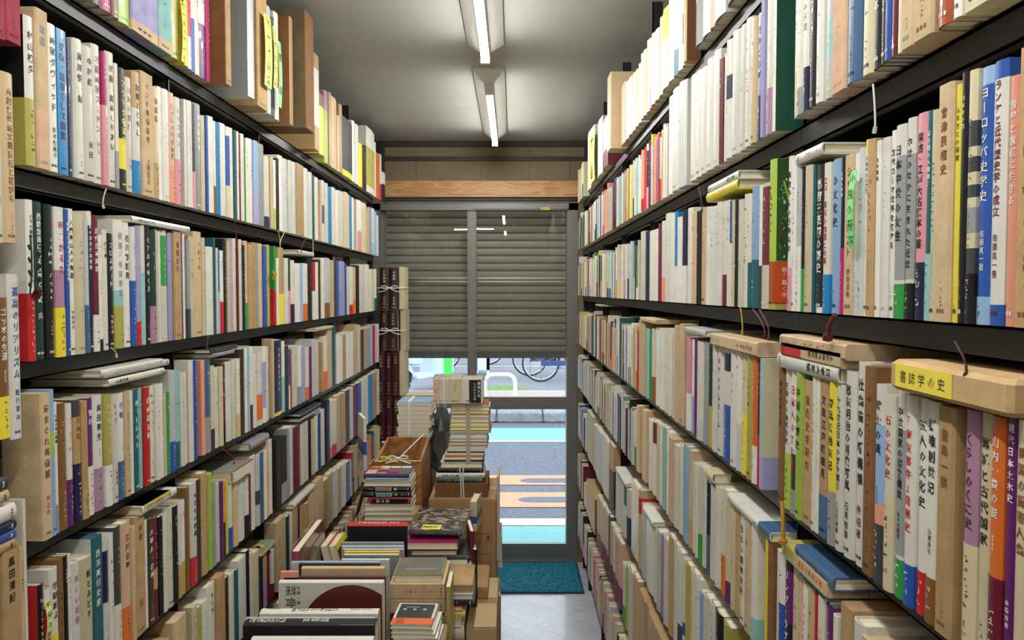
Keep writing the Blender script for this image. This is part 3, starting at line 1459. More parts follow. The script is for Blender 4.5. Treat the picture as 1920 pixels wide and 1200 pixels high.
filler('LH', 2.6, 4.05, PT, (0.16, 0.19), (0.014, 0.028), seed=24)
filler('LF', 1.2, 1.56, PT, (0.16, 0.2), (0.02, 0.03), seed=25)
filler('LA', 1.09, 1.23, 'k t dk', (0.2, 0.22), (0.02, 0.03), seed=26)

for nm_, zz_, sd_ in (('LW', on_x(32, 86, XL)[1], 31), ('LX', on_x(20, 456, XL)[1], 32), ('LY', on_x(23, 824, XL)[1], 33)):
    Z[nm_] = zz_
    filler(nm_, 0.50, 1.02, PT if sd_ != 32 else P1, (0.16, 0.21), (0.014, 0.03), seed=sd_)
    del Z[nm_]

ORD = {0: 'top', 1: 'second', 2: 'third', 3: 'fourth', 4: 'fifth', 5: 'sixth', 6: 'seventh', 7: 'eighth'}


def rowname(row):
    return '%s wall %s shelf' % ('left' if row[0] == 'L' else 'right', ORD['ABCDEFGH'.index(row[1])])


# books lying flat on top of the upright ones
flats = []
for ln in FLATS.strip().split('\n'):
    p = ln.split()
    row, x0, x1, yt, th, kind_c, tc, tt = p[0], float(p[1]), float(p[2]), float(p[3]), float(p[4]) / 1000, p[5], p[6], p[7]
    bands = []
    flag = [q for q in p[8:] if q in 'PG']
    for q in p[8:]:
        if q in 'PG':
            continue
        a, b, cc = q.split(':')
        bands.append((float(a), float(b), cc))
    sgn = -1 if row[0] == 'L' else 1
    plane = (XL if sgn < 0 else XR) - sgn * 0.004
    ya, zt = on_x(x0, yt, plane)
    yb, _ = on_x(x1, yt, plane)
    if sgn > 0:
        _, zt = on_x(x0, yt, plane)
    y0, y1 = min(ya, yb), max(ya, yb)
    L = y1 - y0
    if L > 0.27:
        L = 0.27
    d = min(0.14, L * 0.72)
    # a flat book rests on the tallest spines below it
    tops = [q['z'] + q['h'] for q in specs if q['row'] == row and q['y0'] < y1 and q['y1'] > y0]
    lv_ = 'ABCDEFGH'.index(row[1])
    zt = min(zt, Z[row[0] + 'ABCDEFGH'[lv_ - 1]] - LIP - 0.002)
    zb = zt - th
    s = dict(w=th, h=L, d=d, kind='x' if kind_c in ('t', 'k') else 'h', c=kind_c, tc=tc, title=tt, bands=bands, near=1, sd=int(x0 + yt))
    # local x -> +Z (left wall) / -Z (right wall); book head points to the camera
    if sgn < 0:
        mt = frame((plane, y1, zb + th / 2), (0, 0, 1), (-1, 0, 0))   # ez = ex x ey = (0,-1,0)
    else:
        mt = frame((plane, y1, zb + th / 2), (0, 0, -1), (1, 0, 0))   # ez = (0,-1,0)
    for q in specs:      # the uprights below end under it
        if q['row'] == row and q['y0'] < y1 + 0.002 and q['y1'] > y0 - 0.002 and q['z'] + q['h'] > zb - 0.001:
            q['h'] = max(0.09, zb - 0.001 - q['z'])
    b = ', %s head band' % NAME[bands[0][2]] if bands else ''
    lab = '%s book lying flat with %s spine lettering%s, %s above the uprights' % (NAME[kind_c], NAME[tc], b, rowname(row))
    if flag:
        e = MB()
        if 'P' in flag:     # fore edge towards the aisle, green-grey board on top
            e.box(th / 2 - 0.0001, th / 2 + 0.0006, 0.001, d, 0.001, L - 0.001, lin('#8d958c'))
            e.box(-th / 2 + 0.002, th / 2 - 0.0015, -0.0012, 0.004, 0.002, L - 0.002, lin('#e3ddc8'))
            e.box(th / 2 - 0.0015, th / 2 - 0.0003, -0.002, 0.004, 0.001, L - 0.001, lin('#b83a30'))
            lab = 'big flat book with grey green board and red edge line, left wall fifth shelf'
        else:
            e.box(th / 2 - 0.0001, th / 2 + 0.0006, 0.0, d, 0.0, L, lin('#7f9468'))
            for cy, r_ in ((L * 0.62, 0.020), (L * 0.78, 0.015)):
                pts = [(th / 2 + 0.0009, 0.03 + r_ * math.cos(k * math.pi / 10), cy + r_ * math.sin(k * math.pi / 10)) for k in range(20)]
                e.face(pts, lin('#d9b84c'))
            for k, ch in enumerate('瓢箪'):
                put_glyph(e, ch, lambda a, b: (th / 2 + 0.0012, 0.03 + a, b), 0, L * (0.79 - 0.17 * k), 0.016, lin('#3a2a14'), 0.01)
            lab = 'green patterned book lying flat with a yellow gourd on its cover, left wall'
        s['extra'] = [('cover_board', e, M['jacket'])]
    flats.append((s, mt, lab))

N_SHELF_THINGS = 226
order = sorted(range(len(specs)), key=lambda i: -specs[i]['area'])
chosen = set(order[:N_SHELF_THINGS])
for r in set(s['row'] for s in specs):
    idx = sorted([i for i, s in enumerate(specs) if s['row'] == r], key=lambda i: specs[i]['y0'])
    for a, i in enumerate(idx):
        specs[i]['prev'] = specs[idx[a - 1]] if a else None
        specs[i]['next'] = specs[idx[a + 1]] if a + 1 < len(idx) else None


def short(s):
    if s is None:
        return 'shelf end'
    b = [x for x in s['bands'] if x[0] == 0 and x[1] > 0.1]
    if b:
        return '%s-and-%s one' % (NAME[s['c']].replace(' ', '-'), NAME[b[0][2]].replace(' ', '-'))
    return NAME[s['c']].replace(' ', '-') + ' one'


def placed(s):
    # origin at the middle of the spine, on the shelf; spine faces the aisle
    ym = (s['y0'] + s['y1']) / 2
    if s['sgn'] > 0:
        return frame((s['x'], ym, s['z']), (0, -1, 0), (1, 0, 0))
    return frame((s['x'], ym, s['z']), (0, 1, 0), (-1, 0, 0))


mass = MB()
shelf_labels = {}
for i, s in enumerate(specs):
    if i in chosen:
        b = [x for x in s['bands'] if x[0] == 0 and x[1] >= 0.1]
        t = s['title']
        kind = 'slipcase' if s['kind'] == 'x' else 'book'
        lab = '%s %s' % (NAME[s['c']], kind)
        if t != '_' and not t.endswith('*') and not any(ch in t for ch in '<*') and len(t) > 1:
            lab += ' titled %s' % t
        elif s['tc'] != s['c']:
            lab += ' with %s title' % NAME[s['tc']]
        if b:
            lab += ', %s foot band' % NAME[b[0][2]]
        tail = ', %s' % rowname(s['row'])
        mid = ', between %s and %s' % (short(s['prev']), short(s['next']))
        full = lab + mid + tail
        if len(full.split()) > 16:
            full = lab + ', beside %s' % short(s['next']) + tail
        if len(full.split()) > 16:
            full = lab + tail
        s['label'] = full
        shelf_labels.setdefault(full, []).append(i)
# labels that still coincide get a place counted along their shelf
for lb, ids in shelf_labels.items():
    if len(ids) > 1:
        for i in ids:
            s = specs[i]
            near = sum(1 for j in chosen if specs[j]['row'] == s['row'] and specs[j]['y0'] < s['y0'] and specs[j]['c'] == s['c'])
            n = ['first', 'second', 'third', 'fourth', 'fifth', 'sixth', 'seventh', 'eighth', 'ninth', 'tenth'][near] if near < 10 else '%dth' % (near + 1)
            s['label'] = '%s %s book counted from the near end of the %s, %s title' % (n, NAME[s['c']], rowname(s['row']), NAME[s['tc']])
def green_text(s):
    e = MB()
    fn = lambda a, b: (s['w'] / 2 + 0.0005, a, b)
    for k, (t, sz, f) in enumerate((('ワルター', 0.010, 0.88), ('哲学入門', 0.021, 0.76), ('（ヴィト', 0.012, 0.65), ('金子・訳', 0.010, 0.55), ('二玄社', 0.010, 0.46))):
        for j, ch in enumerate(t):
            put_glyph(e, ch, fn, 0.044 + j * sz, s['h'] * f, sz, lin('#dfe6d8'), 0.01)
    return [('cover_lettering', e, M['jacket'])]


def tree_cover(s):
    e = MB()
    r_ = random.Random(31)
    x_ = s['w'] / 2 + 0.0007
    H_, D_ = s['h'], s['d']
    e.face([(x_, 0.004, H_ * 0.33), (x_, D_ - 0.002, H_ * 0.33), (x_, D_ - 0.002, H_ - 0.001), (x_, 0.004, H_ - 0.001)], lin('#2c4a22'))
    for k in range(520):
        a, b, q = r_.uniform(0.006, D_ - 0.004), r_.uniform(H_ * 0.34, H_ - 0.004), r_.uniform(0.0008, 0.003)
        e.face([(x_ + 0.0002, a, b), (x_ + 0.0002, a + q, b + q * r_.uniform(-1, 1)), (x_ + 0.0002, a + q * 0.5, b + q * 1.6)], lin(r_.choice(['#5f8f3a', '#7fb04a', '#1c3418', '#dfe6d0', '#3f6a2c', '#16260f'])))
    for a0, a1, b0, b1, q in ((0.02, 0.035, .34, .75, .004), (0.03, 0.012, .55, .85, .003), (0.034, 0.055, .66, .88, .003)):
        e.face([(x_ + 0.0004, a0, H_ * b0), (x_ + 0.0004, a0 + q, H_ * b0), (x_ + 0.0004, a1 + q, H_ * b1), (x_ + 0.0004, a1, H_ * b1)], lin('#7fc03c'))
    e.box(x_, x_ + 0.0004, 0.0, D_, H_ * 0.045, H_ * 0.32, lin('#c8501c'))
    for k, t in enumerate(('眠は', '「婦', '幕末', 'くば', '学を')):
        for j, ch in enumerate(t):
            put_glyph(e, ch, lambda a, b: (x_ + 0.0006, a, b), 0.016 + j * 0.010, H_ * (0.265 - 0.042 * k), 0.008, lin('#f3dcc8'), 0.005)
    return [('cover_picture', e, M['jacket'])]


for s in specs:
    if s['row'] == 'RB' and s['px'][0] == 1437:
        s['extra'] = green_text(s); s['side'] = '#0e4a34'
    if s['row'] == 'RC' and s['px'][0] == 1438:
        s['extra'] = tree_cover(s)
for i, s in enumerate(specs):
    if i in chosen:
        make_book(s, placed(s), s['label'], 'spines on the ' + rowname(s['row']))
    else:
        cv, pg, ob = book_meshes(s['w'], s['h'], s['d'], s['kind'], s['c'], s['tc'], s['title'], s['author'], s['bands'], s['side'], s['near'],
                                 False, s['sd'])
        mt = placed(s)
        mass.extend(cv, mt)
        if pg:
            for k in range(len(pg.c)):
                pg.c[k] = lin('#e4dcc2')
            mass.extend(pg, mt)
mo = mass.build('shelved_books', M['mixed'])
mo['kind'] = 'stuff'
mo['label'] = 'the many smaller and farther books filling the rest of both shelf walls'
mo['category'] = 'books'

for s_, mt, lab in flats:
    make_book(s_, mt, lab, 'books laid flat above the shelved rows')

# the steel bookcases
for sgn, side in ((-1, 'left'), (1, 'right')):
    pl = XL if sgn < 0 else XR
    rows = [r for r in Z if r[0] == ('L' if sgn < 0 else 'R')]
    ends = POSTS + [4.33 if sgn > 0 else 4.06]
    if sgn < 0:
        ends = POSTS_L[:-1] + [4.06]
    for k in range(len(ends) - 1):
        a, b = ends[k], ends[k + 1]
        root = thing('steel_bookcase', loc=(pl + sgn * 0.03, a, 0))
        heights = [Z[r] for r in rows]
        if sgn < 0 and k == 1:      # this bay keeps its boards at heights of its own
            heights = [on_x(32, 86, XL)[1], on_x(20, 456, XL)[1], on_x(23, 824, XL)[1], on_x(20, 1290, XL)[1], 0.3]
        for zh in heights:
            mb = MB()
            z = zh - 0.0006
            mb.box(sgn * 0.0, sgn * 0.22, 0.0006, b - a - 0.0006, z - 0.004, z)                     # board
            mb.box(sgn * 0.0, sgn * 0.003, 0.0006, b - a - 0.0006, z - LIP, z)                       # front lip
            mb.box(sgn * 0.0, sgn * 0.014, 0.0006, b - a - 0.0006, z - LIP, z - LIP + 0.002)
            mb.build('shelf', M['black'], root)
        for xx in (0.004, 0.215):
            mb = MB()
            mb.box(sgn * xx, sgn * (xx + 0.03), 0.0006, 0.0035, 0.0, 2.415)
            mb.box(sgn * xx, sgn * (xx + 0.003), 0.0006, 0.008, 0.0, 2.415)
            mb.build('post', M['black'], root)
            if k == len(ends) - 2:
                mb = MB()
                mb.box(sgn * xx, sgn * (xx + 0.03), b - a - 0.003, b - a, 0.0, 2.415)
                mb.build('post', M['black'], root)
        mb = MB()
        mb.box(sgn * 0.247, sgn * 0.25, 0.0004, b - a - 0.0004, 0.02, 2.40)
        if sgn < 0 and k == 1:
            mb.box(0.0, -0.247, b - a - 0.004, b - a - 0.001, 0.02, 2.40)
        mb.build('back_panel', M['backp'], root)
        pos = ['level with the camera', 'nearest whole bay', 'second bay', 'third bay', 'fourth bay', 'fifth bay', 'sixth bay', 'bay beside the glass door'][k]
        tag(root, 'black steel bookcase on the %s wall, %s going toward the door' % (side, pos) if k else
            'black steel bookcase on the %s wall, level with the camera' % side, 'bookcase', 'black steel shelving bays')
# ---------------------------------------------------------------- room shell
def vinyl():
    m = mat('vinyl_floor', '#bdbcc2', 0.28, noise=0.07, nscale=5, coat=0.2)
    nt = m.node_tree
    b = nt.nodes['Principled BSDF']
    tc = nt.nodes.new('ShaderNodeTexCoord')
    mp = nt.nodes.new('ShaderNodeMapping')
    mp.inputs['Rotation'].default_value = (0, 0, 0.78)
    br = nt.nodes.new('ShaderNodeTexBrick')
    br.inputs['Color1'].default_value = lin('#b7b6be')
    br.inputs['Color2'].default_value = lin('#c9c8cc')
    br.inputs['Mortar'].default_value = lin('#a5a4ac')
    br.inputs['Scale'].default_value = 3.2
    br.inputs['Mortar Size'].default_value = 0.006
    br.inputs['Brick Width'].default_value = 0.9
    br.inputs['Row Height'].default_value = 0.3
    n = nt.nodes.new('ShaderNodeTexNoise')
    n.inputs['Scale'].default_value = 4
    n.inputs['Detail'].default_value = 5
    n.inputs['Distortion'].default_value = 1.5
    cr = nt.nodes.new('ShaderNodeValToRGB')
    cr.color_ramp.elements[0].position = 0.46
    cr.color_ramp.elements[0].color = (1, 1, 1, 1)
    cr.color_ramp.elements[1].position = 0.5
    cr.color_ramp.elements[1].color = (0.86, 0.86, 0.88, 1)
    e = cr.color_ramp.elements.new(0.54)
    e.color = (1, 1, 1, 1)
    mx = nt.nodes.new('ShaderNodeMix')
    mx.data_type = 'RGBA'
    mx.blend_type = 'MULTIPLY'
    mx.inputs[0].default_value = 1
    nt.links.new(tc.outputs['Object'], mp.inputs[0])
    nt.links.new(mp.outputs[0], br.inputs['Vector'])
    nt.links.new(tc.outputs['Object'], n.inputs['Vector'])
    nt.links.new(n.outputs['Fac'], cr.inputs[0])
    nt.links.new(br.outputs['Color'], mx.inputs[6])
    nt.links.new(cr.outputs[0], mx.inputs[7])
    nt.links.new(mx.outputs[2], b.inputs['Base Color'])
    return m


WL, WR = -1.02, 0.68      # side walls behind the shelving
YB = -2.2
mb = MB(); mb.box(WL, WR, YB, YD + 0.10, -0.08, 0.0); struct('floor', mb, vinyl())
mb = MB()
for a, b in ((YB, -0.9), (-0.9, 0.35), (0.35, 1.6), (1.6, 2.84), (2.84, 3.63), (3.63, YD)):
    mb.box(WL, WR, a + 0.0012, b - 0.0012, CEIL, CEIL + 0.01)
mb.box(WL, WR, YB, YD, CEIL + 0.012, CEIL + 0.05)
struct('ceiling', mb, M['ceil'])
mb = MB(); mb.box(WL - 0.06, WL, YB, YD, 0, CEIL + 0.05); struct('wall_left', mb, M['wallm'])
mb = MB(); mb.box(WR, WR + 0.06, YB, YD, 0, CEIL + 0.05); struct('wall_right', mb, M['wallm'])
mb = MB(); mb.box(WL - 0.06, WR + 0.06, YB - 0.06, YB, 0, CEIL + 0.05); struct('wall_back', mb, M['wallm'])


def zy(y):
    return on_y(960, y, YD)[1]


def xx(x, y=545, Y=None):
    return on_y(x, y, Y or YD)[0]


# the wall above the doors: olive boards, dark rails, a pine beam
mb = MB(); mb.box(WL - .06, WR + .06, YD, YD + 0.12, zy(375), CEIL + 0.05)
xj = [-0.74 + 0.0, -0.27, 0.10]
struct('wall_door', mb, M['panel'])
mb = MB()
for xa in (-0.55, -0.18, 0.10, 0.33):
    mb.box(xa, xa + 0.0015, YD - 0.0015, YD, zy(341), zy(275))
struct('trim_1', mb, M['rail'])
mb = MB(); mb.box(WL, WR, YD - 0.02, YD, zy(276), CEIL); struct('trim_2', mb, M['rail'])
mb = MB(); mb.box(WL, WR, YD - 0.015, YD, zy(302), zy(294)); struct('trim_3', mb, M['rail'])
mb = MB(); mb.box(WL, WR, YD - 0.045, YD, zy(371), zy(341)); struct('trim_4', mb, M['beam'])
mb = MB(); mb.box(WL, WR, YD - 0.03, YD, zy(377), zy(371)); struct('trim_5', mb, M['rail'])
# side wall pieces either side of the doors
mb = MB(); mb.box(WL - .06, xx(700), YD, YD + 0.12, 0, zy(375)); mb.box(xx(1083), WR + .06, YD, YD + 0.12, 0, zy(375))
struct('wall_beside_door', mb, M['panel'])
# head frame, sill and jamb posts of aluminium
mb = MB()
mb.box(xx(700), xx(1083), YD - 0.01, YD + 0.09, zy(381), zy(377))
mb.box(xx(700), xx(1083), YD - 0.005, YD + 0.09, zy(394), zy(381))
mb.box(xx(1063), xx(1083), YD - 0.005, YD + 0.09, 0, zy(381))
mb.box(xx(700), xx(714), YD - 0.005, YD + 0.09, 0, zy(381))
mb.box(xx(700), xx(1083), YD - 0.02, YD + 0.09, 0.0, 0.012)
mb.box(xx(890), xx(1066), YD - 0.012, YD - 0.005, zy(392), zy(382))
struct('trim_6', mb, M['alu'])
# warning sticker on the head frame
mb = MB()
sx0, sx1, sz0, sz1 = xx(1014), xx(1030), zy(394), zy(389.5)
mb.box(sx0, sx1, YD - 0.0135, YD - 0.0122, sz0, sz1, lin('#e0d84a'))
for k in range(5):
    a = sx0 + (sx1 - sx0) * (0.15 + k * 0.15)
    mb.box(a, a + 0.004, YD - 0.014, YD - 0.0134, sz0 + 0.004, sz1 - 0.004, lin('#222222'))
o = mb.build('sticker', M['tint']); tag(o, 'tiny yellow warning sticker on the metal frame above the glass door', 'sticker')


def door(name, x0, x1, Y, mull, handle):
    """sliding aluminium door: stiles, rails and two panes"""
    root = thing(name, loc=(x0, Y, 0.012))
    W = x1 - x0
    zt = zy(391) - 0.012
    mid0, mid1 = zy(768) - 0.012, zy(745) - 0.012
    bot = zy(1021) - 0.012
    s = mull
    mb = MB()
    mb.box(0, s, 0, 0.034, 0, zt)
    mb.box(0.010, s - 0.010, -0.004, 0, 0.0, zt)
    mb.box(0.002, 0.005, -0.004, 0, 0.0, zt)
    mb.box(s - 0.005, s - 0.002, -0.004, 0, 0.0, zt)
    mb.box(W - s, W, 0, 0.034, 0, zt)
    mb.box(s, W - s, 0, 0.034, 0, bot)
    mb.box(s, W - s, 0, 0.034, mid0, mid1)
    mb.box(s, W - s, 0, 0.034, zt - 0.006, zt)
    mb.box(s, W - s, -0.003, 0, mid0 + 0.006, mid1 - 0.006)
    mb.build('frame', M['alu'], root)
    for a, b in ((bot, mid0), (mid1, zt - 0.006)):
        mb = MB(); mb.box(s - 0.004, W - s + 0.004, 0.015, 0.019, a - 0.004, b + 0.004)
        mb.build('pane', M['glass'], root)
    if handle:
        mb = MB()
        hx, ha, hb = W - s * 0.62, zy(800) - 0.012, zy(772) - 0.012
        mb.box(hx - 0.011, hx + 0.011, -0.004, 0, ha, hb, lin('#8e8d88'))
        mb.box(hx - 0.006, hx + 0.006, -0.0045, -0.0035, ha + 0.01, hb - 0.01, lin('#2c2b29'))
        mb.build('handle', M['tint'], root)
    root['kind'] = 'structure'
    return root


door('door_1', xx(876), xx(1080), YD + 0.012, xx(893) - xx(876), True)
door('door_2', xx(706), xx(893), YD + 0.055, xx(893) - xx(878), False)

# roller shutter outside the glass, half lowered
YS = YD + 0.22
root = thing('roller_shutter', loc=(xx(690), YS, 0))
zb = on_y(960, 671, YS)[1]
zt = on_y(960, 388, YS)[1] + 0.06
W = xx(1100) - xx(690)
mb = MB()
z = zb + 0.028
k = 0
pitch = 0.0455
while z < zt:
    # one interlocking slat: a shallow arc
    zz = [z, z + 0.006, z + 0.016, z + 0.028, z + 0.038, z + pitch - 0.001]
    yy = [0.004, -0.003, -0.0045, -0.0045, -0.003, 0.005]
    for i in range(5):
        mb.face([(0, yy[i], zz[i]), (W, yy[i], zz[i]), (W, yy[i + 1], zz[i + 1]), (0, yy[i + 1], zz[i + 1])], (0.5, 0.5, 0.5, 1))
    mb.face([(0, 0.004, z + pitch - 0.001), (W, 0.004, z + pitch - 0.001), (W, 0.0, z + pitch), (0, 0.0, z + pitch)], (0.1, 0.1, 0.1, 1))
    z += pitch
    k += 1
mb.box(0, W, 0.006, 0.008, zb + 0.02, zt)
mb.build('slat_curtain', M['shut'], root)
mb = MB()
mb.box(0, W, -0.02, 0.02, zb, zb + 0.012)
mb.box(0, W, -0.012, 0.012, zb + 0.012, zb + 0.034)
mb.box(0, W, -0.018, 0.016, zb + 0.034, zb + 0.042)
mb.build('bottom_bar', M['alu'], root)
mb = MB()
z5 = on_y(960, 530, YS)[1]
mb.box(0, W, -0.014, -0.007, z5, z5 + 0.012)
mb.box(0, W, -0.018, -0.007, z5 + 0.02, z5 + 0.034)
mb.build('lock_rail', mat('bright_steel', '#c9c8be', 0.3, metal=0.7), root)
mb = MB()
mb.box(0.0, 0.03, -0.03, 0.03, 0, zt); mb.box(W - 0.03, W, -0.03, 0.03, 0, zt)
mb.build('guide_rail', M['alu'], root)
tag(root, 'grey olive steel roller shutter lowered halfway outside the glass doors', 'shutter')

# doormat
mtm = mat('mat_pile', '#1c7f96', 0.95, noise=0.5, nscale=70, bump=1.0, bscale=90)
mb = MB()
X0, X1, Y0, Y1 = -0.22, 0.372, 3.965, 4.395
nx, ny = 60, 44
rng = random.Random(3)
idx = {}
for i in range(nx + 1):
    for j in range(ny + 1):
        e = 0 < i < nx and 0 < j < ny
        idx[i, j] = len(mb.v)
        mb.v.append((X0 + (X1 - X0) * i / nx, Y0 + (Y1 - Y0) * j / ny, 0.014 + (rng.uniform(-0.004, 0.004) if e else -0.006)))
for i in range(nx):
    for j in range(ny):
        mb.f.append((idx[i, j], idx[i + 1, j], idx[i + 1, j + 1], idx[i, j + 1])); mb.c.append((0, .3, .4, 1)); mb.mi.append(0)
mb.box(X0 - 0.006, X1 + 0.006, Y0 - 0.006, Y1 + 0.006, 0.0005, 0.007, mi=1)
o = mb.build('doormat', [mtm, mat('mat_rubber', '#1d3038', 0.8)])
tag(o, 'curly teal blue doormat on the floor inside the glass door', 'doormat')

# ---------------------------------------------------------------- fluorescent lamps
tubem = bpy.data.materials.new('lit_tube')
tubem.use_nodes = True
nt = tubem.node_tree
nt.nodes.remove(nt.nodes['Principled BSDF'])
em = nt.nodes.new('ShaderNodeEmission')
em.inputs[0].default_value = (1.0, 0.985, 0.95, 1)
em.inputs[1].default_value = TUBE_POWER
nt.links.new(em.outputs[0], nt.nodes['Material Output'].inputs[0])
tubem.cycles.emission_sampling = 'AUTO'


def lamp(x, y0, y1, label, along='y'):
    """ceiling batten with a sloped reflector and one bare tube"""
    L = y1 - y0
    root = thing('fluorescent_lamp', loc=(x, y0, CEIL))
    if along == 'x':
        root.rotation_euler = (0, 0, -math.pi / 2)
    a, b, d = 0.062, 0.02, 0.045
    mb = MB()
    P0 = [(-a, 0, 0), (a, 0, 0), (a, 0, -0.006), (b, 0.045, -d), (-b, 0.045, -d), (-a, 0, -0.006)]
    P1_ = [(p[0], L if i in (0, 1, 2, 5) else L - 0.045, p[2]) for i, p in enumerate(P0)]
    mb.face([P0[i] for i in (5, 2, 3, 4)][::1], (0, 0, 0, 1))
    mb.face([P1_[i] for i in (5, 4, 3, 2)], (0, 0, 0, 1))
    for i in (1, 2, 3, 4, 5):
        j = (i + 1) % 6
        mb.face([P0[i], P1_[i], P1_[j], P0[j]][::-1], (0, 0, 0, 1))
    mb.face([P0[0], P0[1], P0[2], P0[5]], (0, 0, 0, 1)); mb.face([P1_[1], P1_[0], P1_[5], P1_[2]], (0, 0, 0, 1))
    mb.build('reflector', M['white'], root)
    for yy in (0.05, L - 0.05 - 0.02):
        mb = MB(); mb.box(-0.015, 0.015, yy, yy + 0.02, -0.088, -d + 0.001)
        mb.build('lamp_holder', M['white'], root)
    mb = MB()
    tb = MB()
    for part, test in ((mb, lambda a: a < 0.12), (tb, lambda a: a >= 0.12)):
        for k in range(16):
            t0, t1 = 2 * math.pi * k / 16, 2 * math.pi * (k + 1) / 16
            if test(math.sin((t0 + t1) / 2)):
                q = [(0.0135 * math.cos(t), yy, -0.070 + 0.0135 * math.sin(t)) for yy in (0.07, L - 0.07) for t in (t0, t1)]
                part.face([q[0], q[1], q[3], q[2]][::-1], (1, 1, 1, 1))
    tube = mb.build('tube', tubem, root)
    tb.build('tube_backing', M['white'], tube)  # opaque upper part added to cut the tube's direct light on the ceiling
    tag(root, label, 'ceiling lamp', 'bare fluorescent battens on the ceiling')
    return root


lamp(-0.09, 2.97, 4.16, 'white fluorescent ceiling lamp with bare tube, the one closest to the door')
lamp(-0.09, 1.42, 2.68, 'white fluorescent ceiling lamp whose long tube runs out of the top of the photo')
lamp(-0.09, -0.1, 1.14, 'white fluorescent ceiling lamp directly above the camera')
lamp(-0.80, -0.78, -0.14, 'short white fluorescent lamp set crosswise behind the camera', 'x')
lamp(-0.09, -1.9, -0.95, 'white fluorescent ceiling lamp at the rear of the shop')

# ---------------------------------------------------------------- the street
G = -0.12
def street_mat():
    m = mat('asphalt', '#62646f', 0.9, noise=0.4, nscale=26, bump=0.4, bscale=150)
    return m
asph = street_mat()
mb = MB(); mb.box(-14, 16, YD + 0.10, 10.0, G - 0.1, G); struct('road', mb, asph)
mb = MB(); mb.box(-14, 16, 10.2, 40.0, G - 0.1, G + 0.12); struct('pavement', mb, mat('pavement_concrete', '#75757c', 0.9, noise=0.2, nscale=1.2))
def paint(name, c, quads, dz=0.003):
    mb = MB()
    for q in quads:
        mb.face([(p[0], p[1], G + dz) for p in q], col(c) if c in COL else lin(c))
    struct(name, mb, M['tint'] if False else mat(name + '_paint', c, 0.85, noise=0.12, nscale=30))
def yz(y):
    return on_z(960, y, G)[1]
def bandq(ya, yb):
    return [(-14, yz(ya)), (16, yz(ya)), (16, yz(yb)), (-14, yz(yb))]
paint('road_marking_teal', '#6ea09f', [bandq(1060, 987), bandq(826, 803)])
paint('road_marking_white', '#c9ccd2', [bandq(986, 973), bandq(829, 826)], 0.004)
# orange arrow-like bars with rounded grey slots
oq = [bandq(952, 924), bandq(910, 892)]
slots = []
def slot(xa, yc, hh, n=8):
    pts = []
    Yc = yz(yc)
    Xa = on_z(xa, yc, G)[0]
    r = (yz(yc - hh) - yz(yc + hh)) / 2
    for k in range(n + 1):
        t = math.pi / 2 + math.pi * k / n
        pts.append((Xa + r * 1.6 * math.cos(t), Yc + r * math.sin(t)))
    pts += [(12, Yc - r), (12, Yc + r)]
    return pts
orange = [[(on_z(935 - 500, 900, G)[0], p[1]) if p[0] < 0 else (12, p[1]) for p in q] for q in oq]
paint('road_marking_orange', '#c08d6c', orange, 0.005)
paint('road_marking_slots', '#5d6070', [slot(1001, 938, 5), slot(1001, 902, 4)], 0.007)
# kerb stones and the paved strip
mb = MB()
rng = random.Random(5)
x = -8
while x < 10:
    w = 0.6
    g_ = rng.uniform(0.8, 1.1)
    c0 = lin('#8f8f92'); c0 = tuple(a * g_ for a in c0[:3]) + (1,)
    mb.bbox(x + 0.008, x + w - 0.008, 9.85, 10.2, G, G + 0.14, 0.02, c0)
    x += w
o = mb.build('kerb', mat('kerb_stone', attr=True, rough=0.9, noise=0.3, nscale=18)); o['kind'] = 'structure'
def brick_mat():
    m = mat('brick_paving', '#9a7c78', 0.9)
    nt = m.node_tree
    b = nt.nodes['Principled BSDF']
    tc = nt.nodes.new('ShaderNodeTexCoord')
    br = nt.nodes.new('ShaderNodeTexBrick')
    br.inputs['Color1'].default_value = lin('#8f7572'); br.inputs['Color2'].default_value = lin('#a08a86'); br.inputs['Mortar'].default_value = lin('#c2b8b4')
    br.inputs['Scale'].default_value = 9
    nt.links.new(tc.outputs['Object'], br.inputs['Vector'])
    nt.links.new(br.outputs['Color'], b.inputs['Base Color'])
    return m
mb = MB(); mb.box(-8, 10, 10.21, 12.0, G + 0.0, G + 0.135); struct('footpath', mb, brick_mat())
mb = MB(); 
for k in range(9):
    mb.box(1.02 + k * 0.12, 1.02 + k * 0.12 + 0.10, 9.55, 9.78, G + 0.006, G + 0.02)
mb.box(1.0, 2.2, 9.5, 9.55, G + 0.004, G + 0.022); mb.box(1.0, 2.2, 9.78, 9.83, G + 0.004, G + 0.022)
o = mb.build('drain_grating', mat('grating_iron', '#6b6a70', 0.6, metal=0.4)); tag(o, 'grey iron drain grating in the gutter at the foot of the far kerb', 'drain grating')
# weeds along the kerb
mb = MB()
rng = random.Random(9)
for k in range(900):
    cx = rng.choice((rng.gauss(0.0, 0.12), rng.gauss(0.12, 0.07), rng.gauss(-0.25, 0.07), rng.gauss(0.02, 0.2)))
    cy = 10.24 + abs(rng.gauss(0, 0.05))
    a = rng.uniform(0, 6.28); hh = rng.uniform(0.03, 0.13)
    dx, dy = math.cos(a) * 0.006, math.sin(a) * 0.006
    lx, ly = rng.uniform(-0.06, 0.06), rng.uniform(-0.04, 0.04)
    mb.face([(cx - dx, cy - dy, G + 0.13), (cx + dx, cy + dy, G + 0.13), (cx + lx, cy + ly, G + 0.13 + hh)], lin(rng.choice(['#6fa345', '#8fbb58', '#5b8b3a'])))
for k in range(260):
    cx = rng.gauss(-0.12, 0.16); cy = 12.3 + rng.gauss(0, 0.12)
    a = rng.uniform(0, 6.28); hh = rng.uniform(0.02, 0.06)
    mb.face([(cx - .01, cy, G + 0.12), (cx + .01, cy, G + 0.12), (cx + rng.uniform(-.05, .05), cy, G + 0.12 + hh)], lin('#8fb860'))
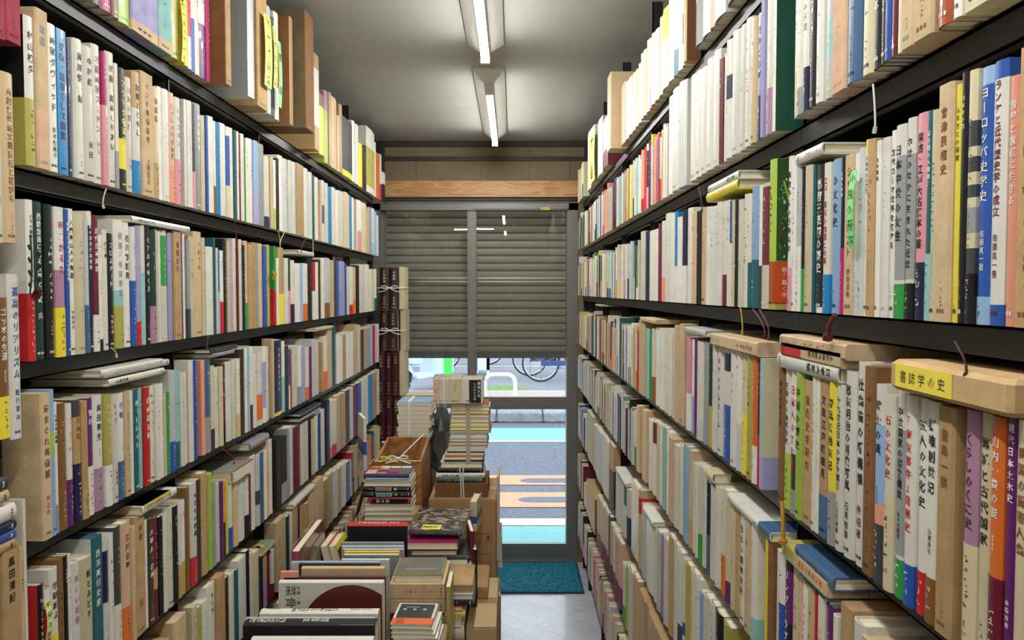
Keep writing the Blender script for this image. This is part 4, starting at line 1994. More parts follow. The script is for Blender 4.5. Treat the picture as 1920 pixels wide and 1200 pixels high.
o = mb.build('grass', mat('weed_leaves', attr=True, rough=0.7)); o['kind'] = 'stuff'
o['label'] = 'green weeds growing along the kerb across the road'
# white pipe barrier
GP = G + 0.135
def gp(x, y):
    return on_z(x, y, GP)
Xa, Ya = gp(904, 770); Xb = gp(969, 775)[0]
Yp = 10.9
Xa, Xb = (909 - 960) / F * Yp, (966 - 960) / F * Yp
zt = on_y(940, 702, Yp)[1]
pts = [(Xa, Yp, GP)]
r = 0.12
for k in range(7):
    t = math.pi - k * math.pi / 12
    pts.append((Xa + r + r * math.cos(t), Yp, zt - r + r * math.sin(t)))
for k in range(7):
    t = math.pi / 2 - k * math.pi / 12
    pts.append((Xb - r + r * math.cos(t), Yp, zt - r + r * math.sin(t)))
pts.append((Xb, Yp, GP))
mb = MB(); mb.tube(pts, 0.03, seg=10)
o = mb.build('pipe_barrier', mat('white_painted_pipe', '#dfe1e6', 0.4)); tag(o, 'white bent pipe barrier standing on the pavement across the road', 'barrier')
# white rope/chain behind it
mb = MB()
p0 = Vector((0.9, 11.6, GP + 0.30)); p1 = Vector((5.2, 11.0, GP + 0.02)); 
mb.tube([(1.55 + k * 0.35, 11.9 - k * 0.02, GP + 0.34 - 0.07 * k + 0.008 * (k % 2)) for k in range(9)], 0.016, seg=6)
o = mb.build('chain', mat('white_plastic', '#e2e3ea', 0.5)); tag(o, 'white plastic chain sagging in front of the parked blue bicycle', 'chain')
# white lines on the pavement beyond
mb = MB()
for (xa, xb, ya, yb) in ((-6, 8, 12.05, 12.12), (-6, 8, 16.0, 16.1)):
    mb.face([(xa, ya, G + 0.1235), (xb, ya, G + 0.1235), (xb, yb, G + 0.1235), (xa, yb, G + 0.1235)], (1, 1, 1, 1))
struct('pavement_line', mb, mat('white_line', '#d4d6da', 0.8))
mb = MB()
mb.box(-14, 16, 24, 24.3, G + 0.12, 4.0)
struct('wall_far', mb, mat('far_wall', '#b9b9b4', 0.9, noise=0.1))


def ring(mb, c, R, r, c_, seg=36, tilt=(0, 0)):
    """wheel ring in the x-z plane, turned about z by tilt[0]"""
    ca, sa_ = math.cos(tilt[0]), math.sin(tilt[0])
    pts = []
    for k in range(seg + 1):
        t = 2 * math.pi * k / seg
        pts.append((c[0] + R * math.cos(t) * ca, c[1] + R * math.cos(t) * sa_, c[2] + R * math.sin(t)))
    mb.tube(pts, r, c_, seg=6, caps=False)


def bicycle(x, y, face, frame_c, label, tilt=0.0, R=0.33):
    root = thing('bicycle', loc=(x, y, G + 0.12))
    root.rotation_euler = (0, 0, tilt)
    s = face
    fr = MB()
    A = (0, 0, R); B = (s * 1.05, 0, R); BB = (s * 0.46, 0, R - 0.04); seat = (s * 0.32, 0, 0.78); head = (s * 0.88, 0, 0.80); hl = (s * 0.93, 0, 0.66)
    for p, q in ((BB, seat), (BB, hl), (seat, hl), (A, BB), (A, seat), (hl, head), (hl, B)):
        fr.tube([p, q], 0.017)
    fr.build('frame', mat('bicycle_paint', frame_c, 0.35), root)
    for cx in (A, B):
        w = MB(); ring(w, cx, R - 0.015, 0.016, (0, 0, 0, 1))
        wo = w.build('wheel', mat('tyre_rubber', '#1e1e22', 0.7), root)
        rm = MB(); ring(rm, cx, R - 0.04, 0.009, (0, 0, 0, 1))
        for k in range(18):
            t = 2 * math.pi * k / 18
            rm.tube([(cx[0], 0, cx[2]), (cx[0] + (R - 0.045) * math.cos(t), 0, cx[2] + (R - 0.045) * math.sin(t))], 0.002, seg=3)
        rm.tube([(cx[0], -0.04, cx[2]), (cx[0], 0.04, cx[2])], 0.02)
        rm.build('rim', mat('chrome_rim', '#c8cbd2', 0.25, metal=0.8), wo)
        fe = MB()
        pts = []
        for k in range(13):
            t = math.radians(20 + 12 * k)
            pts.append((cx[0] + (R + 0.03) * math.cos(t), 0, cx[2] + (R + 0.03) * math.sin(t)))
        fe.tube(pts, 0.018, seg=5)
        fe.build('mudguard', mat('steel_mudguard', '#aeb2ba', 0.3, metal=0.6), root)
    g = MB(); g.box(min(0, s * 0.56), max(0, s * 0.56), -0.06, -0.035, R - 0.05, R + 0.04)
    g.build('chain_guard', mat('guard_paint', frame_c, 0.35), root)
    c_ = MB(); c_.tube([BB, (BB[0] + 0.12, -0.09, BB[2] - 0.12)], 0.01); c_.box(BB[0] + 0.07, BB[0] + 0.17, -0.16, -0.07, BB[2] - 0.14, BB[2] - 0.12)
    c_.tube([(0, -0.05, R - 0.02), (0.0, -0.06, 0.02)], 0.008)
    c_.build('pedal', mat('pedal_steel', '#8a8d92', 0.4, metal=0.6), root)
    sd = MB(); sd.bbox(seat[0] - 0.14, seat[0] + 0.12, -0.08, 0.08, 0.86, 0.92, 0.02); sd.tube([seat, (seat[0], 0, 0.87)], 0.014)
    sd.build('saddle', mat('saddle_vinyl', '#202024', 0.5), root)
    hb = MB(); hb.tube([(head[0], 0, 0.8), (head[0] - s * 0.02, 0, 0.98), (head[0] - s * 0.02, -0.28, 1.02)], 0.012); hb.tube([(head[0] - s * 0.02, 0, 0.98), (head[0] - s * 0.02, 0.28, 1.02)], 0.012)
    hb.build('handlebar', mat('bar_chrome', '#c8cbd2', 0.25, metal=0.8), root)
    tag(root, label, 'bicycle')
    return root


bicycle(0.50, 13.3, 1, '#27407a', 'dark blue bicycle parked across the road, its rear wheel seen under the shutter', 0.05)
bicycle(0.33, 14.2, 1, '#22262e', 'second dark bicycle standing just behind the blue one across the road', 0.03)
bicycle(-1.55, 16.5, 1, '#8a8d94', 'grey bicycle parked far across the road behind the mullion', -0.1)
bicycle(-2.4, 15.2, 1, '#9a6a60', 'reddish bicycle beyond the pale scooter', 0.1)
# green post
Yp = 10.7
xa, xb = (831 - 960) / F * Yp, (848 - 960) / F * Yp
mb = MB(); mb.tube([((xa + xb) / 2, Yp, G + 0.12), ((xa + xb) / 2, Yp, 1.2)], (xb - xa) / 2, seg=14)
mb.tube([((xa + xb) / 2, Yp, 1.2), ((xa + xb) / 2, Yp, 1.24)], (xb - xa) / 2 * 0.7, seg=14)
o = mb.build('bollard', mat('bright_green_paint', '#3fd04a', 0.5)); tag(o, 'bright green post on the far pavement beside the scooter', 'bollard')
# white sign board stand beside mullion
mb = MB()
Yp = 14.5
xa, xb = (893 - 960) / F * Yp, (918 - 960) / F * Yp
mb.box(xa, xa + 0.02, Yp, Yp + 0.4, G + 0.12, 0.9); mb.box(xa, xb, Yp, Yp + 0.03, G + 0.2, 0.9); mb.box(xb - 0.06, xb, Yp, Yp + 0.06, G + 0.12, 0.9)
o = mb.build('board_stand', mat('white_board', '#cfd0d4', 0.5)); tag(o, 'pale board stand on the far pavement right beside the door mullion', 'sign stand')
# scooter
Ysc = 11.6
root = thing('motor_scooter', loc=((752 - 960) / F * Ysc, Ysc, GP))
root.rotation_euler = (0, 0, math.radians(58))
sc_m = mat('scooter_body', '#b9c8e2', 0.3, coat=0.4)
w = MB(); ring(w, (0, 0, 0.22), 0.17, 0.05, (0, 0, 0, 1), 24); wo = w.build('wheel', mat('scooter_tyre', '#26262a', 0.8), root)
w = MB(); w.tube([(0, -0.03, 0.22), (0, 0.03, 0.22)], 0.11, seg=18); w.build('hub', mat('scooter_hub', '#b8bcc4', 0.3, metal=0.6), wo)
w = MB(); ring(w, (1.05, 0, 0.22), 0.17, 0.05, (0, 0, 0, 1), 24); w.build('wheel', mat('scooter_tyre_b', '#26262a', 0.8), root)
mb = MB()
pts = [(-0.28 + 0.06, 0.30), (-0.15, 0.46), (0.02, 0.50), (0.16, 0.40), (0.24, 0.24)]
for (a, b), (c_, d_) in zip(pts[:-1], pts[1:]):
    mb.box(0, 0, 0, 0, 0, 0) if False else mb.face([(a, -0.08, b), (c_, -0.08, d_), (c_, 0.08, d_), (a, 0.08, b)], (0, 0, 0, 1))
    mb.face([(a, -0.08, b), (a, -0.08, b - 0.10), (c_, -0.08, d_ - 0.10), (c_, -0.08, d_)], (0, 0, 0, 1))
mb.build('mudguard', sc_m, root)
mb = MB(); mb.tube([(0.0, 0, 0.24), (0.16, 0, 0.7), (0.22, 0, 0.95)], 0.035); mb.bbox(0.12, 0.30, -0.2, 0.2, 0.42, 0.9, 0.04)
mb.build('front_shield', sc_m, root)
mb = MB(); mb.bbox(0.2, 0.62, -0.16, 0.16, 0.2, 0.28, 0.02); mb.bbox(0.60, 1.15, -0.17, 0.17, 0.2, 0.68, 0.05)
mb.build('body', sc_m, root)
mb = MB(); mb.bbox(0.62, 1.2, -0.14, 0.14, 0.68, 0.78, 0.03); mb.build('seat', mat('scooter_seat', '#2a2a2e', 0.6), root)
mb = MB(); mb.tube([(0.2, -0.3, 0.98), (0.22, 0, 0.95), (0.2, 0.3, 0.98)], 0.016); mb.build('handlebar', mat('scooter_bar', '#303036', 0.5), root)
tag(root, 'pale blue motor scooter parked across the road, front wheel behind the tied books', 'scooter')
# ---------------------------------------------------------------- piles on the floor of the aisle
def flat(x0, x1, yt, yb, Y, depth, c, tc, title='_', label='', group='books piled on the aisle floor', spine=True, bands=(), author='', yaw=0.0,
         kind='h', extra=None, jitter=True):
    """a book lying flat, front face in plane Y between pixels x0..x1, yt..yb"""
    X0, zt = on_y(x0, yt, Y)
    X1, _ = on_y(x1, yt, Y)
    zb = on_y(x0, yb, Y)[1]
    th = max(zt - zb, 0.004)
    L = X1 - X0
    s = dict(w=th - 0.0003, h=L, d=depth, kind=kind, c=c, tc=tc, title=title, author=author, bands=list(bands), near=1, sd=int(x0 * 3 + yt), extra=extra)
    if spine:
        mt = frame((X1, Y, zb + th / 2), (0, 0, 1), (0, 1, 0))        # ez = (-1,0,0): head at the left
    else:
        mt = frame((X0, Y + depth, zb + th / 2), (0, 0, 1), (0, -1, 0))   # ez = (1,0,0)
    if yaw:
        c0 = Vector(((X0 + X1) / 2, Y + depth / 2, 0))
        mt = Matrix.Translation(c0) @ Matrix.Rotation(yaw, 4, 'Z') @ Matrix.Translation(-c0) @ mt
    return make_book(s, mt, label, group), zb, zt, X0, X1


def carton(x0, x1, yt, Y, depth, zb, label, m='card', marks=True, X=None, zt=None, tape=True):
    if X is None:
        X0, X1 = on_y(x0, yt, Y)[0], on_y(x1, yt, Y)[0]
    else:
        X0, X1 = X
    if zt is None:
        zt = on_y(x0, yt, Y)[1]
    w, h = X1 - X0, zt - zb
    root = thing('cardboard_box', loc=((X0 + X1) / 2, Y + depth / 2, zb))
    mb = MB(); mb.bbox(-w / 2, w / 2, -depth / 2, depth / 2, 0, h - 0.003, 0.003)
    mb.build('carton', M[m], root)
    mb = MB()
    mb.box(-w / 2 + 0.002, w / 2 - 0.002, -depth / 2 + 0.001, -0.001, h - 0.003, h)
    mb.box(-w / 2 + 0.002, w / 2 - 0.002, 0.001, depth / 2 - 0.001, h - 0.003, h)
    mb.build('lid_flap', M[m], root)
    if tape:
        mb = MB(); mb.box(-w / 2 - 0.0004, w / 2 + 0.0004, -0.022, 0.022, h, h + 0.0005)
        mb.build('packing_tape', mat('packing_tape', '#9a7a4e', 0.25), root)
    if marks:
        mb = MB()
        y = -depth / 2 - 0.0006
        d_ = lin('#5b452d')
        def rect(a, b, c_, e, t=0.0012):
            for q in ((a, b, c_, c_ + t), (a, b, e - t, e)):
                mb.face([(q[0], y, q[2]), (q[1], y, q[2]), (q[1], y, q[3]), (q[0], y, q[3])], d_)
            for q in ((a, a + t), (b - t, b)):
                mb.face([(q[0], y, c_), (q[1], y, c_), (q[1], y, e), (q[0], y, e)], d_)
        rx0, rx1 = w * 0.12, w * 0.42
        rect(rx0, rx1, h * 0.14, h * 0.52)
        for k in range(1, 5):
            z = h * (0.14 + 0.38 * k / 5)
            mb.face([(rx0, y, z), (rx1, y, z), (rx1, y, z + 0.001), (rx0, y, z + 0.001)], d_)
        rect(rx0, rx1 + 0.004, h * 0.62, h * 0.70)
        mb.face([(rx1 - 0.014, y, h * 0.64), (rx1 - 0.004, y, h * 0.64), (rx1 - 0.004, y, h * 0.68), (rx1 - 0.014, y, h * 0.68)], d_)
        mb.build('printed_panel', M['tint'], root)
    tag(root, label, 'cardboard box', 'cardboard boxes of stock')
    return root, zt


def twine(pts, r, label=None, name='twine', m='string', parent=None):
    mb = MB(); mb.tube(pts, r, seg=5)
    o = mb.build(name, M[m] if isinstance(m, str) else m, parent)
    if label:
        tag(o, label, 'twine')
    return o


def wrap(root_label, X0, X1, Y0, Y1, z0, z1, xs, wd=0.008, name='binding_tape', c='string'):
    """flat plastic tape running round a stack, front-over-top-back"""
    mb = MB()
    e = 0.0015
    a, b = xs - wd / 2, xs + wd / 2
    for q in ([(a, Y0 - e, z0), (b, Y0 - e, z0), (b, Y0 - e, z1 + e), (a, Y0 - e, z1 + e)],
              [(a, Y0 - e, z1 + e), (b, Y0 - e, z1 + e), (b, Y1 + e, z1 + e), (a, Y1 + e, z1 + e)]):
        mb.face(q, (1, 1, 1, 1))
        mb.face([(p[0], p[1] - 0.0004, p[2] + 0.0004) for p in q][::-1], (1, 1, 1, 1))
    o = mb.build(name, M[c])
    tag(o, root_label, 'tape')
    return o


# --- tall carton pair nearest the door, with the tied stack on it
bx, ztop = carton(803, 930, 935, 2.77, 0.33, 0.41, 'tall printed cardboard box by the aisle, carrying the tall tied stack of books', X=(on_y(803, 935, 2.77)[0], on_y(930, 935, 2.77)[0]), zt=0.8243)
lowY = 2.77
carton(803, 936, 1068, 2.77, 0.33, 0.0, 'bottom cardboard box on the floor under the tall printed one', X=(-0.30, -0.045), zt=0.4095)
# loose pale sheets against its side
mb = MB()
Xs = on_y(931, 900, 2.77)[0]
for (za, zb_, xa, xb) in ((0.60, 0.905, 0.0, 0.013), (0.575, 0.685, 0.004, 0.022)):
    mb.face([(Xs + xa, 2.775, za), (Xs + xb, 2.765, za), (Xs + xb - 0.004, 2.765, zb_), (Xs + xa, 2.775, zb_)], lin('#c9c4ba'))
    mb.box(Xs + xa, Xs + xb - 0.004, 2.776, 2.95, za, zb_, lin('#b8a283'))
o = mb.build('cardboard_sheet', M['tint']); tag(o, 'pale folded cardboard sheets leaning on the side of the tall printed box', 'cardboard sheet')
Yt = 2.80
base = ztop
st = [(816, 915, 906, 936, 'br', 'db', '_', 'x', True, 'large brown folio case at the foot of the tied stack on the tall box'),
      (820, 905, 896, 906, 'dk', 'w', '_', 'h', True, 'charcoal book second from the foot of the tied stack on the tall box'),
      (820, 909, 887, 896, 'w', 'bk', '西洋文化論', 'h', True, 'white book with black spine title in the tied stack on the tall box'),
      (820, 906, 877, 887, 'bk', 'g', '_', 'h', True, 'black book above the white titled one in the tied stack'),
      (826, 904, 866, 877, 'w', 'g', '_', 'h', False, 'thick white book with page edges out, mid tied stack on tall box')]
for x0, x1, a, b, c, tc, tt, kd, sp, lb in st:
    flat(x0, x1, a, b, Yt, 0.14 if kd == 'h' else 0.2, c, tc, tt, lb, 'books in the tall tied stack', sp, kind=kd)
th = [(834, 907, 862, 866, 'bk'), (831, 905, 857, 862, 'w'), (834, 906, 853, 857, 'o'), (836, 907, 849, 853, 'w'), (838, 908, 846, 849, 'bk'), (840, 909, 842, 846, 'w')]
for k, (x0, x1, a, b, c) in enumerate(th):
    flat(x0, x1, a, b, Yt, 0.13, c, 'g', '_', '%s thin paperback, %s up among the thin ones midway in the tied stack' % (NAME[c], ['first', 'second', 'third', 'fourth', 'fifth', 'sixth'][k]), 'books in the tall tied stack', k % 2 == 0, kind='p')
up = [(840, 913, 835, 842, 'c'), (841, 915, 828, 835, 'm'), (842, 914, 822, 828, 'w'), (843, 914, 812, 822, 'lb'), (842, 920, 807, 812, 'db'), (843, 918, 799, 807, 'y'),
      (844, 917, 791, 799, 'y'), (844, 917, 784, 791, 'w'), (845, 918, 776, 784, 'rd'), (846, 917, 769, 776, 'y'), (845, 918, 762, 769, 'w'), (844, 916, 757, 762, 'ru')]
nm = ['cream', 'maroon edged', 'white', 'thick pale blue edged', 'wide dark brown', 'lower yellow edged', 'upper yellow edged', 'white sleeved', 'red edged', 'mustard edged', 'pale', 'rust red topmost']
for k, (x0, x1, a, b, c) in enumerate(up):
    flat(x0, x1, a, b, Yt, 0.13, c, 'g', '_', '%s book in the upper half of the tied stack, page edges to the aisle' % nm[k], 'books in the tall tied stack', False, kind='h')
# the block of standing books laid on top of the tied stack
Y = 2.78
root_z = on_y(812, 757, Y)[1]
xs = [812, 823, 829, 835, 841, 864, 905]
cs = ['pe', 'iv', 'iv', 'iv', 'c', 'iv']
lbs = ['tan edge book at the end of the wrapped block on the tied stack', 'first ivory book in the wrapped block crowning the tied stack', 'second ivory book in the wrapped block crowning the tied stack',
       'third ivory book in the wrapped block crowning the tied stack', 'cream book with small centre print in the wrapped block', 'ivory volume with wide black band in the wrapped block crowning the stack']
for k in range(6):
    X0, zt = on_y(xs[k], 711, Y); X1 = on_y(xs[k + 1], 711, Y)[0]
    s = dict(w=X1 - X0 - 0.0006, h=zt - root_z, d=0.15, kind='p' if k < 5 else 'h', c=cs[k], tc='dk', title='_' if k < 5 else '_', bands=[], near=-1, sd=k)
    if k == 5:
        s['bands'] = []
        w_ = X1 - X0; h_ = zt - root_z
        e = MB(); e.box(0.0 - w_ * 0.12, w_ * 0.42, -0.0012, -0.0002, 0.003, h_ - 0.003, col('bk'))
        fnb = lambda a, b: (a, -0.0016, b)
        vtext(e, '最終人生', fnb, w_ * 0.33, h_ - 0.008, 0.006, 0.012, col('w'))
        vtext(e, 'いろはに文学', fnb, w_ * 0.14, h_ - 0.012, 0.006, 0.009, col('w'))
        s['extra'] = [('paper_band', e, M['jacket'])]
    make_book(s, frame(((X0 + X1) / 2, Y, root_z + 0.0004), (1, 0, 0), (0, 1, 0)), lbs[k], 'wrapped block of books on the tied stack')
X0, X1 = on_y(811, 711, Y)[0], on_y(906, 711, Y)[0]
ztb = on_y(812, 711, Y)[1]
mb = MB()
mb.box(X0, X1 + 0.008, Y + 0.001, Y + 0.15, ztb + 0.001, ztb + 0.0045)
rng = random.Random(2)
n = 14
for k in range(0):
    a = rng.uniform(0, 1)
    mb.face([(X1 + 0.008, Y + 0.15 * a, ztb - 0.10), (X1 + 0.03 + rng.uniform(0, .02), Y + 0.15 * a, ztb - rng.uniform(0, .1)), (X1 + 0.008, Y + 0.15 * a + 0.02, ztb)], (1, 1, 1, 1))
o = mb.build('plastic_wrap', M['film']); tag(o, 'clear plastic wrap over the block of books on top of the tied stack', 'plastic wrap')
Xc = on_y(878, 800, Yt)[0]
wrap('dull brown paper tape down the front of the tall tied stack', 0, 0, Yt, Yt + 0.13, on_y(878, 868, Yt)[1], on_y(878, 757, Yt)[1] - 0.001, Xc, 0.016)
bpy.data.objects['binding_tape'].data.materials[0] = mat('paper_tape', '#aba391', 0.6)
twine([(on_y(861, 868, Yt - .004)[0], Yt - 0.004, on_y(861, 868, Yt)[1]), (on_y(864, 900, Yt - .004)[0], Yt - 0.006, on_y(864, 900, Yt)[1]), (on_y(865, 938, Yt - .004)[0], Yt - 0.005, on_y(865, 938, Yt)[1])], 0.0022,
      'white plastic string tied round the lower books of the tall stack')
twine([(on_y(869, 868, Yt - .004)[0], Yt - 0.004, on_y(869, 868, Yt)[1]), (on_y(868, 900, Yt - .004)[0], Yt - 0.006, on_y(868, 900, Yt)[1]), (on_y(870, 938, Yt - .004)[0], Yt - 0.005, on_y(870, 938, Yt)[1])], 0.0022,
      'second white plastic string running beside the first on the tall stack')

# --- tied stack of ten identical volumes behind the crate
Y = 3.08
ys = [754, 761, 770, 778, 786, 794, 802, 809, 816, 823, 831]
zb_stack = on_y(760, 831, Y)[1]
for k in range(10):
    off = (k % 3) * 1.5
    flat(745 + off, 803 + (9 - k) * 0.6 + off, ys[k], ys[k + 1], Y, 0.16, 'w' if k else 'lb', 'bk', '_',
         '%s of the ten cream volumes tied in a stack behind the wooden crate' % ('topmost' if k == 0 else ORD[k] if k < 8 else ['', '', '', '', '', '', '', '', 'ninth', 'tenth'][k]),
         'cream volumes tied behind the crate', False, kind='p', yaw=-0.03)
flat(760, 812, 741, 752, 3.26, 0.11, 'c', 'g', '_', 'low cream pair lying behind the tied cream volumes', 'cream volumes tied behind the crate', False, kind='h')
carton(0, 0, 0, 3.05, 0.36, 0, 'cardboard box standing under the tied cream volumes', X=(-0.50, -0.338), zt=zb_stack - 0.0005, marks=False)
Xc = on_y(767, 800, Y)[0]
wrap('grey plastic tape round the ten tied cream volumes', 0, 0, Y - 0.004, Y + 0.165, zb_stack, on_y(760, 754, Y)[1], Xc, 0.012)

# --- wooden crate
Yf, Yb = 2.745, 3.035
X0, zf = on_y(702, 866, Yf); X1 = on_y(790, 866, Yf)[0]
zk = on_y(750, 819, Yb)[1]
dz = zk - zf
root = thing('wooden_crate', loc=(X0, Yf, zf))
W, D, H = X1 - X0, Yb - Yf, 0.40
t = 0.010
def cr(name, x0, x1, y0, y1, z0, z1):
    mb = MB(); mb.box(x0, x1, y0, y1, z0, z1)
    for i, v in enumerate(mb.v):
        mb.v[i] = (v[0], v[1], v[2] + dz * v[1] / D)
    mb.build(name, M['crate'], root)
cr('end_board', 0, W, 0, t, -H, 0)
cr('end_board', 0, W, D - t, D, -H, 0)
cr('side_board', 0, t, t, D - t, -H, 0)
cr('side_board', W - t, W, t, D - t, -H, 0)
cr('bottom_board', t, W - t, t, D - t, -0.16, -0.15)
for k in range(3):
    cr('slat', t + (W - 2 * t) * (k + 0.15) / 3, t + (W - 2 * t) * (k + 0.85) / 3, t, D - t, -0.149, -0.143)
tag(root, 'narrow open wooden crate standing among the piles, string bows on its rim', 'crate')
carton(0, 0, 0, Yf - 0.005, D + 0.01, 0, 'cardboard box hidden under the wooden crate', X=(X0 - 0.01, X1 + 0.01), zt=zf - H - 0.002, marks=False, tape=False)
def bow(p, s, label, m='string', lean=(0, 0, 0)):
    mb = MB()
    p = Vector(p)
    for sg in (-1, 1):
        pts = [p + Vector((sg * s * a, -s * 0.1 * b, s * c_)) for a, b, c_ in ((0, 0, 0), (0.5, 1, 0.28), (1.0, 1, 0.2), (1.05, 0.5, 0.02), (0.6, 0.2, -0.06), (0, 0, 0))]
        mb.tube(pts, 0.0022, seg=4)
        pts = [p, p + Vector((sg * s * 0.6, -0.003, -s * 0.35)), p + Vector((sg * s * 1.3, -0.004, -s * 0.5))]
        mb.tube(pts, 0.0022, seg=4)
    mb.tube([p - Vector((0.006, 0, 0)), p + Vector((0.006, 0, 0))], 0.005, seg=6)
    o = mb.build('string_bow', M[m] if isinstance(m, str) else m)
    tag(o, label, 'string bow')
    return o
bow((on_y(747, 856, Yf)[0], Yf - 0.004, zf + 0.014), 0.035, 'white string bow knotted over the front rim of the wooden crate')
bow((on_y(728, 858, Yf)[0], Yf - 0.004, zf + 0.014), 0.026, 'yellow string bow beside the white one on the crate rim', mat('yellow_string', '#e3d95a', 0.5))
twine([(X0 + 0.0, Yf - 0.003, zf + 0.004), (X0 + W * 0.5, Yf - 0.004, zf + 0.006), (X1, Yf - 0.003, zf + 0.004)], 0.002, 'yellow string stretched along the front rim of the crate', m=mat('yellow_string_b', '#ddd46a', 0.5))
twine([(on_y(748, 856, Yf)[0], Yf + 0.0, zf + 0.012), (X0 + W * 0.62, Yf + 0.15, zf + 0.018), (X0 + W * 0.85, Yb + 0.0, zk + 0.01)], 0.0024, 'white string running back across the open crate')

# --- dark plastic bag hanging behind the tied stack
mb = MB()
rng = random.Random(4)
Yg = 3.2
prof = [(0.02, 1.10), (0.030, 1.06), (0.036, 1.0), (0.040, 0.94), (0.043, 0.88), (0.036, 0.84), (0.01, 0.82)]
cx = on_y(829, 800, Yg)[0]
seg = 14
rings = []
for (r_, z_) in prof:
    ring_ = []
    for k in range(seg):
        t_ = 2 * math.pi * k / seg
        rr = r_ * (1 + 0.35 * rng.uniform(-1, 1))
        ring_.append((cx + rr * math.cos(t_), Yg + rr * 1.2 * math.sin(t_), z_ + rng.uniform(-.006, .006)))
    rings.append(ring_)
n0 = len(mb.v)
for r_ in rings: mb.v.extend(r_)
for i in range(len(rings) - 1):
    for k in range(seg):
        a = n0 + i * seg
        mb.f.append((a + k, a + (k + 1) % seg, a + seg + (k + 1) % seg, a + seg + k)); mb.c.append(lin('#5c5f64')); mb.mi.append(0)
mb.f.append(tuple(n0 + (len(rings) - 1) * seg + k for k in range(seg))); mb.c.append(lin('#5c5f64')); mb.mi.append(0)
mb.f.append(tuple(n0 + k for k in reversed(range(seg)))); mb.c.append(lin('#5c5f64')); mb.mi.append(0)
for sg in (-1, 1):
    mb.tube([(cx + sg * 0.012, Yg, 1.09), (cx + sg * 0.024, Yg, 1.16), (cx, Yg, 1.20)], 0.002, lin('#dddddd'), seg=4)
mb.tube([(cx, Yg, 1.20), (cx, Yg + 0.02, 1.14)], 0.003, lin('#cccccc'), seg=4)
# the bag stands on the box below it
o = mb.build('plastic_bag', mat('bag_plastic', attr=True, rough=0.3)); tag(o, 'crumpled dark grey plastic bag squeezed between the two tied stacks', 'bag')
carton(0, 0, 0, 3.12, 0.30, 0, 'cardboard box standing under the dark plastic bag', X=(-0.312, -0.225), zt=0.819, marks=False, tape=False)

# --- bundles of dark red and brown encyclopaedia volumes by the door
Ye = 4.10
ye = [500, 580, 659, 742, 824, 905]
zs_ = [on_y(730, y, Ye)[1] for y in ye]
for r_ in range(5):
    zt, zb = zs_[r_], zs_[r_ + 1]
    rows_ = [('db', 712, 729, 'pe'), ('db', 730, 747, 'w')] if r_ < 1 else [('m' if r_ < 4 else 'm', 711, 727, 'k'), ('db', 728, 745, 'k')]
    if r_ >= 2:
        rows_ = [('m', 705, 720, 'k'), ('m', 721, 733, 'k'), ('db' if r_ != 2 else 'm', 734, 747, 'k')]
    for j, (c, xa, xb, tc) in enumerate(rows_):
        X0, X1 = on_y(xa, 600, Ye)[0], on_y(xb + 0.6, 600, Ye)[0]
        s = dict(w=X1 - X0 - 0.001, h=zt - zb - 0.004 - 0.003 * ((r_ + j) % 2), d=0.17, kind='h', c='#451824' if c == 'm' else '#37241f', tc=tc, title=['人物辞典', '大百科', '世界辞典'][(r_ + j) % 3], author='平凡社', bands=[], near=1, side='c' if j == len(rows_) - 1 else None, sd=r_ * 7 + j)
        make_book(s, frame(((X0 + X1) / 2, Ye + 0.006 * ((r_ * 2 + j) % 3), zb + 0.0005), (1, 0, 0), (0, 1, 0)),
                  '%s encyclopaedia volume, %s of the %s bundle down beside the door' % ('dark brown' if c == 'db' else 'dark red', ['first', 'second', 'third'][j], ORD[r_]),
                  'bundled encyclopaedia volumes')
    Xa, Xb = on_y(712, 600, Ye)[0], on_y(748, 600, Ye)[0]
    # cream back boards of the volumes turned the other way
    s = dict(w=0.036, h=zt - zb - 0.001, d=0.15, kind='x', c='c', tc='c', title='', bands=[], near=1, sd=r_)
    cvm, _, _ = book_meshes(0.028, zt - zb - 0.001, 0.16, 'x', 'c', 'c', '', '', (), None, 1, True, r_)
    oo = cvm.build('slipcase', M['matte']); oo.matrix_world = frame((Xb + 0.0145 + 0.004 * (r_ % 2), Ye + 0.004 + 0.01 * (r_ % 2), zb + 0.0005), (1, 0, 0), (0, 1, 0))
    tag(oo, 'cream cased volume at the outer side of the %s bundle down by the door' % ORD[r_], 'book', 'bundled encyclopaedia volumes')
    if r_ in (0, 1):
        zz = (zt + zb) / 2
        twine([(Xa - 0.01, Ye - 0.004, zz), (Xb, Ye - 0.004, zz), (Xb + 0.032, Ye - 0.002, zz), (Xb + 0.032, Ye + 0.1, zz)], 0.0028, 'white string round the %s encyclopaedia bundle by the door' % ORD[r_])
        bow((on_y(731, 600, Ye)[0], Ye - 0.008, zz), 0.045, 'white string bow on the %s encyclopaedia bundle by the door' % ORD[r_])
carton(0, 0, 0, Ye - 0.01, 0.2, 0, 'cardboard box carrying the encyclopaedia bundles by the door', X=(on_y(703, 600, Ye)[0], on_y(760, 600, Ye)[0]), zt=zs_[5] - 0.001, marks=False)
twine([(on_y(716, 829, 4.0)[0], 4.0, on_y(716, 829, 4.0)[1]), (on_y(742, 828, 4.0)[0], 4.0, on_y(742, 828, 4.0)[1]), (on_y(745, 850, 4.0)[0], 4.04, on_y(745, 850, 4.0)[1])], 0.006, 'thick white plastic tube looped in front of the lower encyclopaedia bundle')

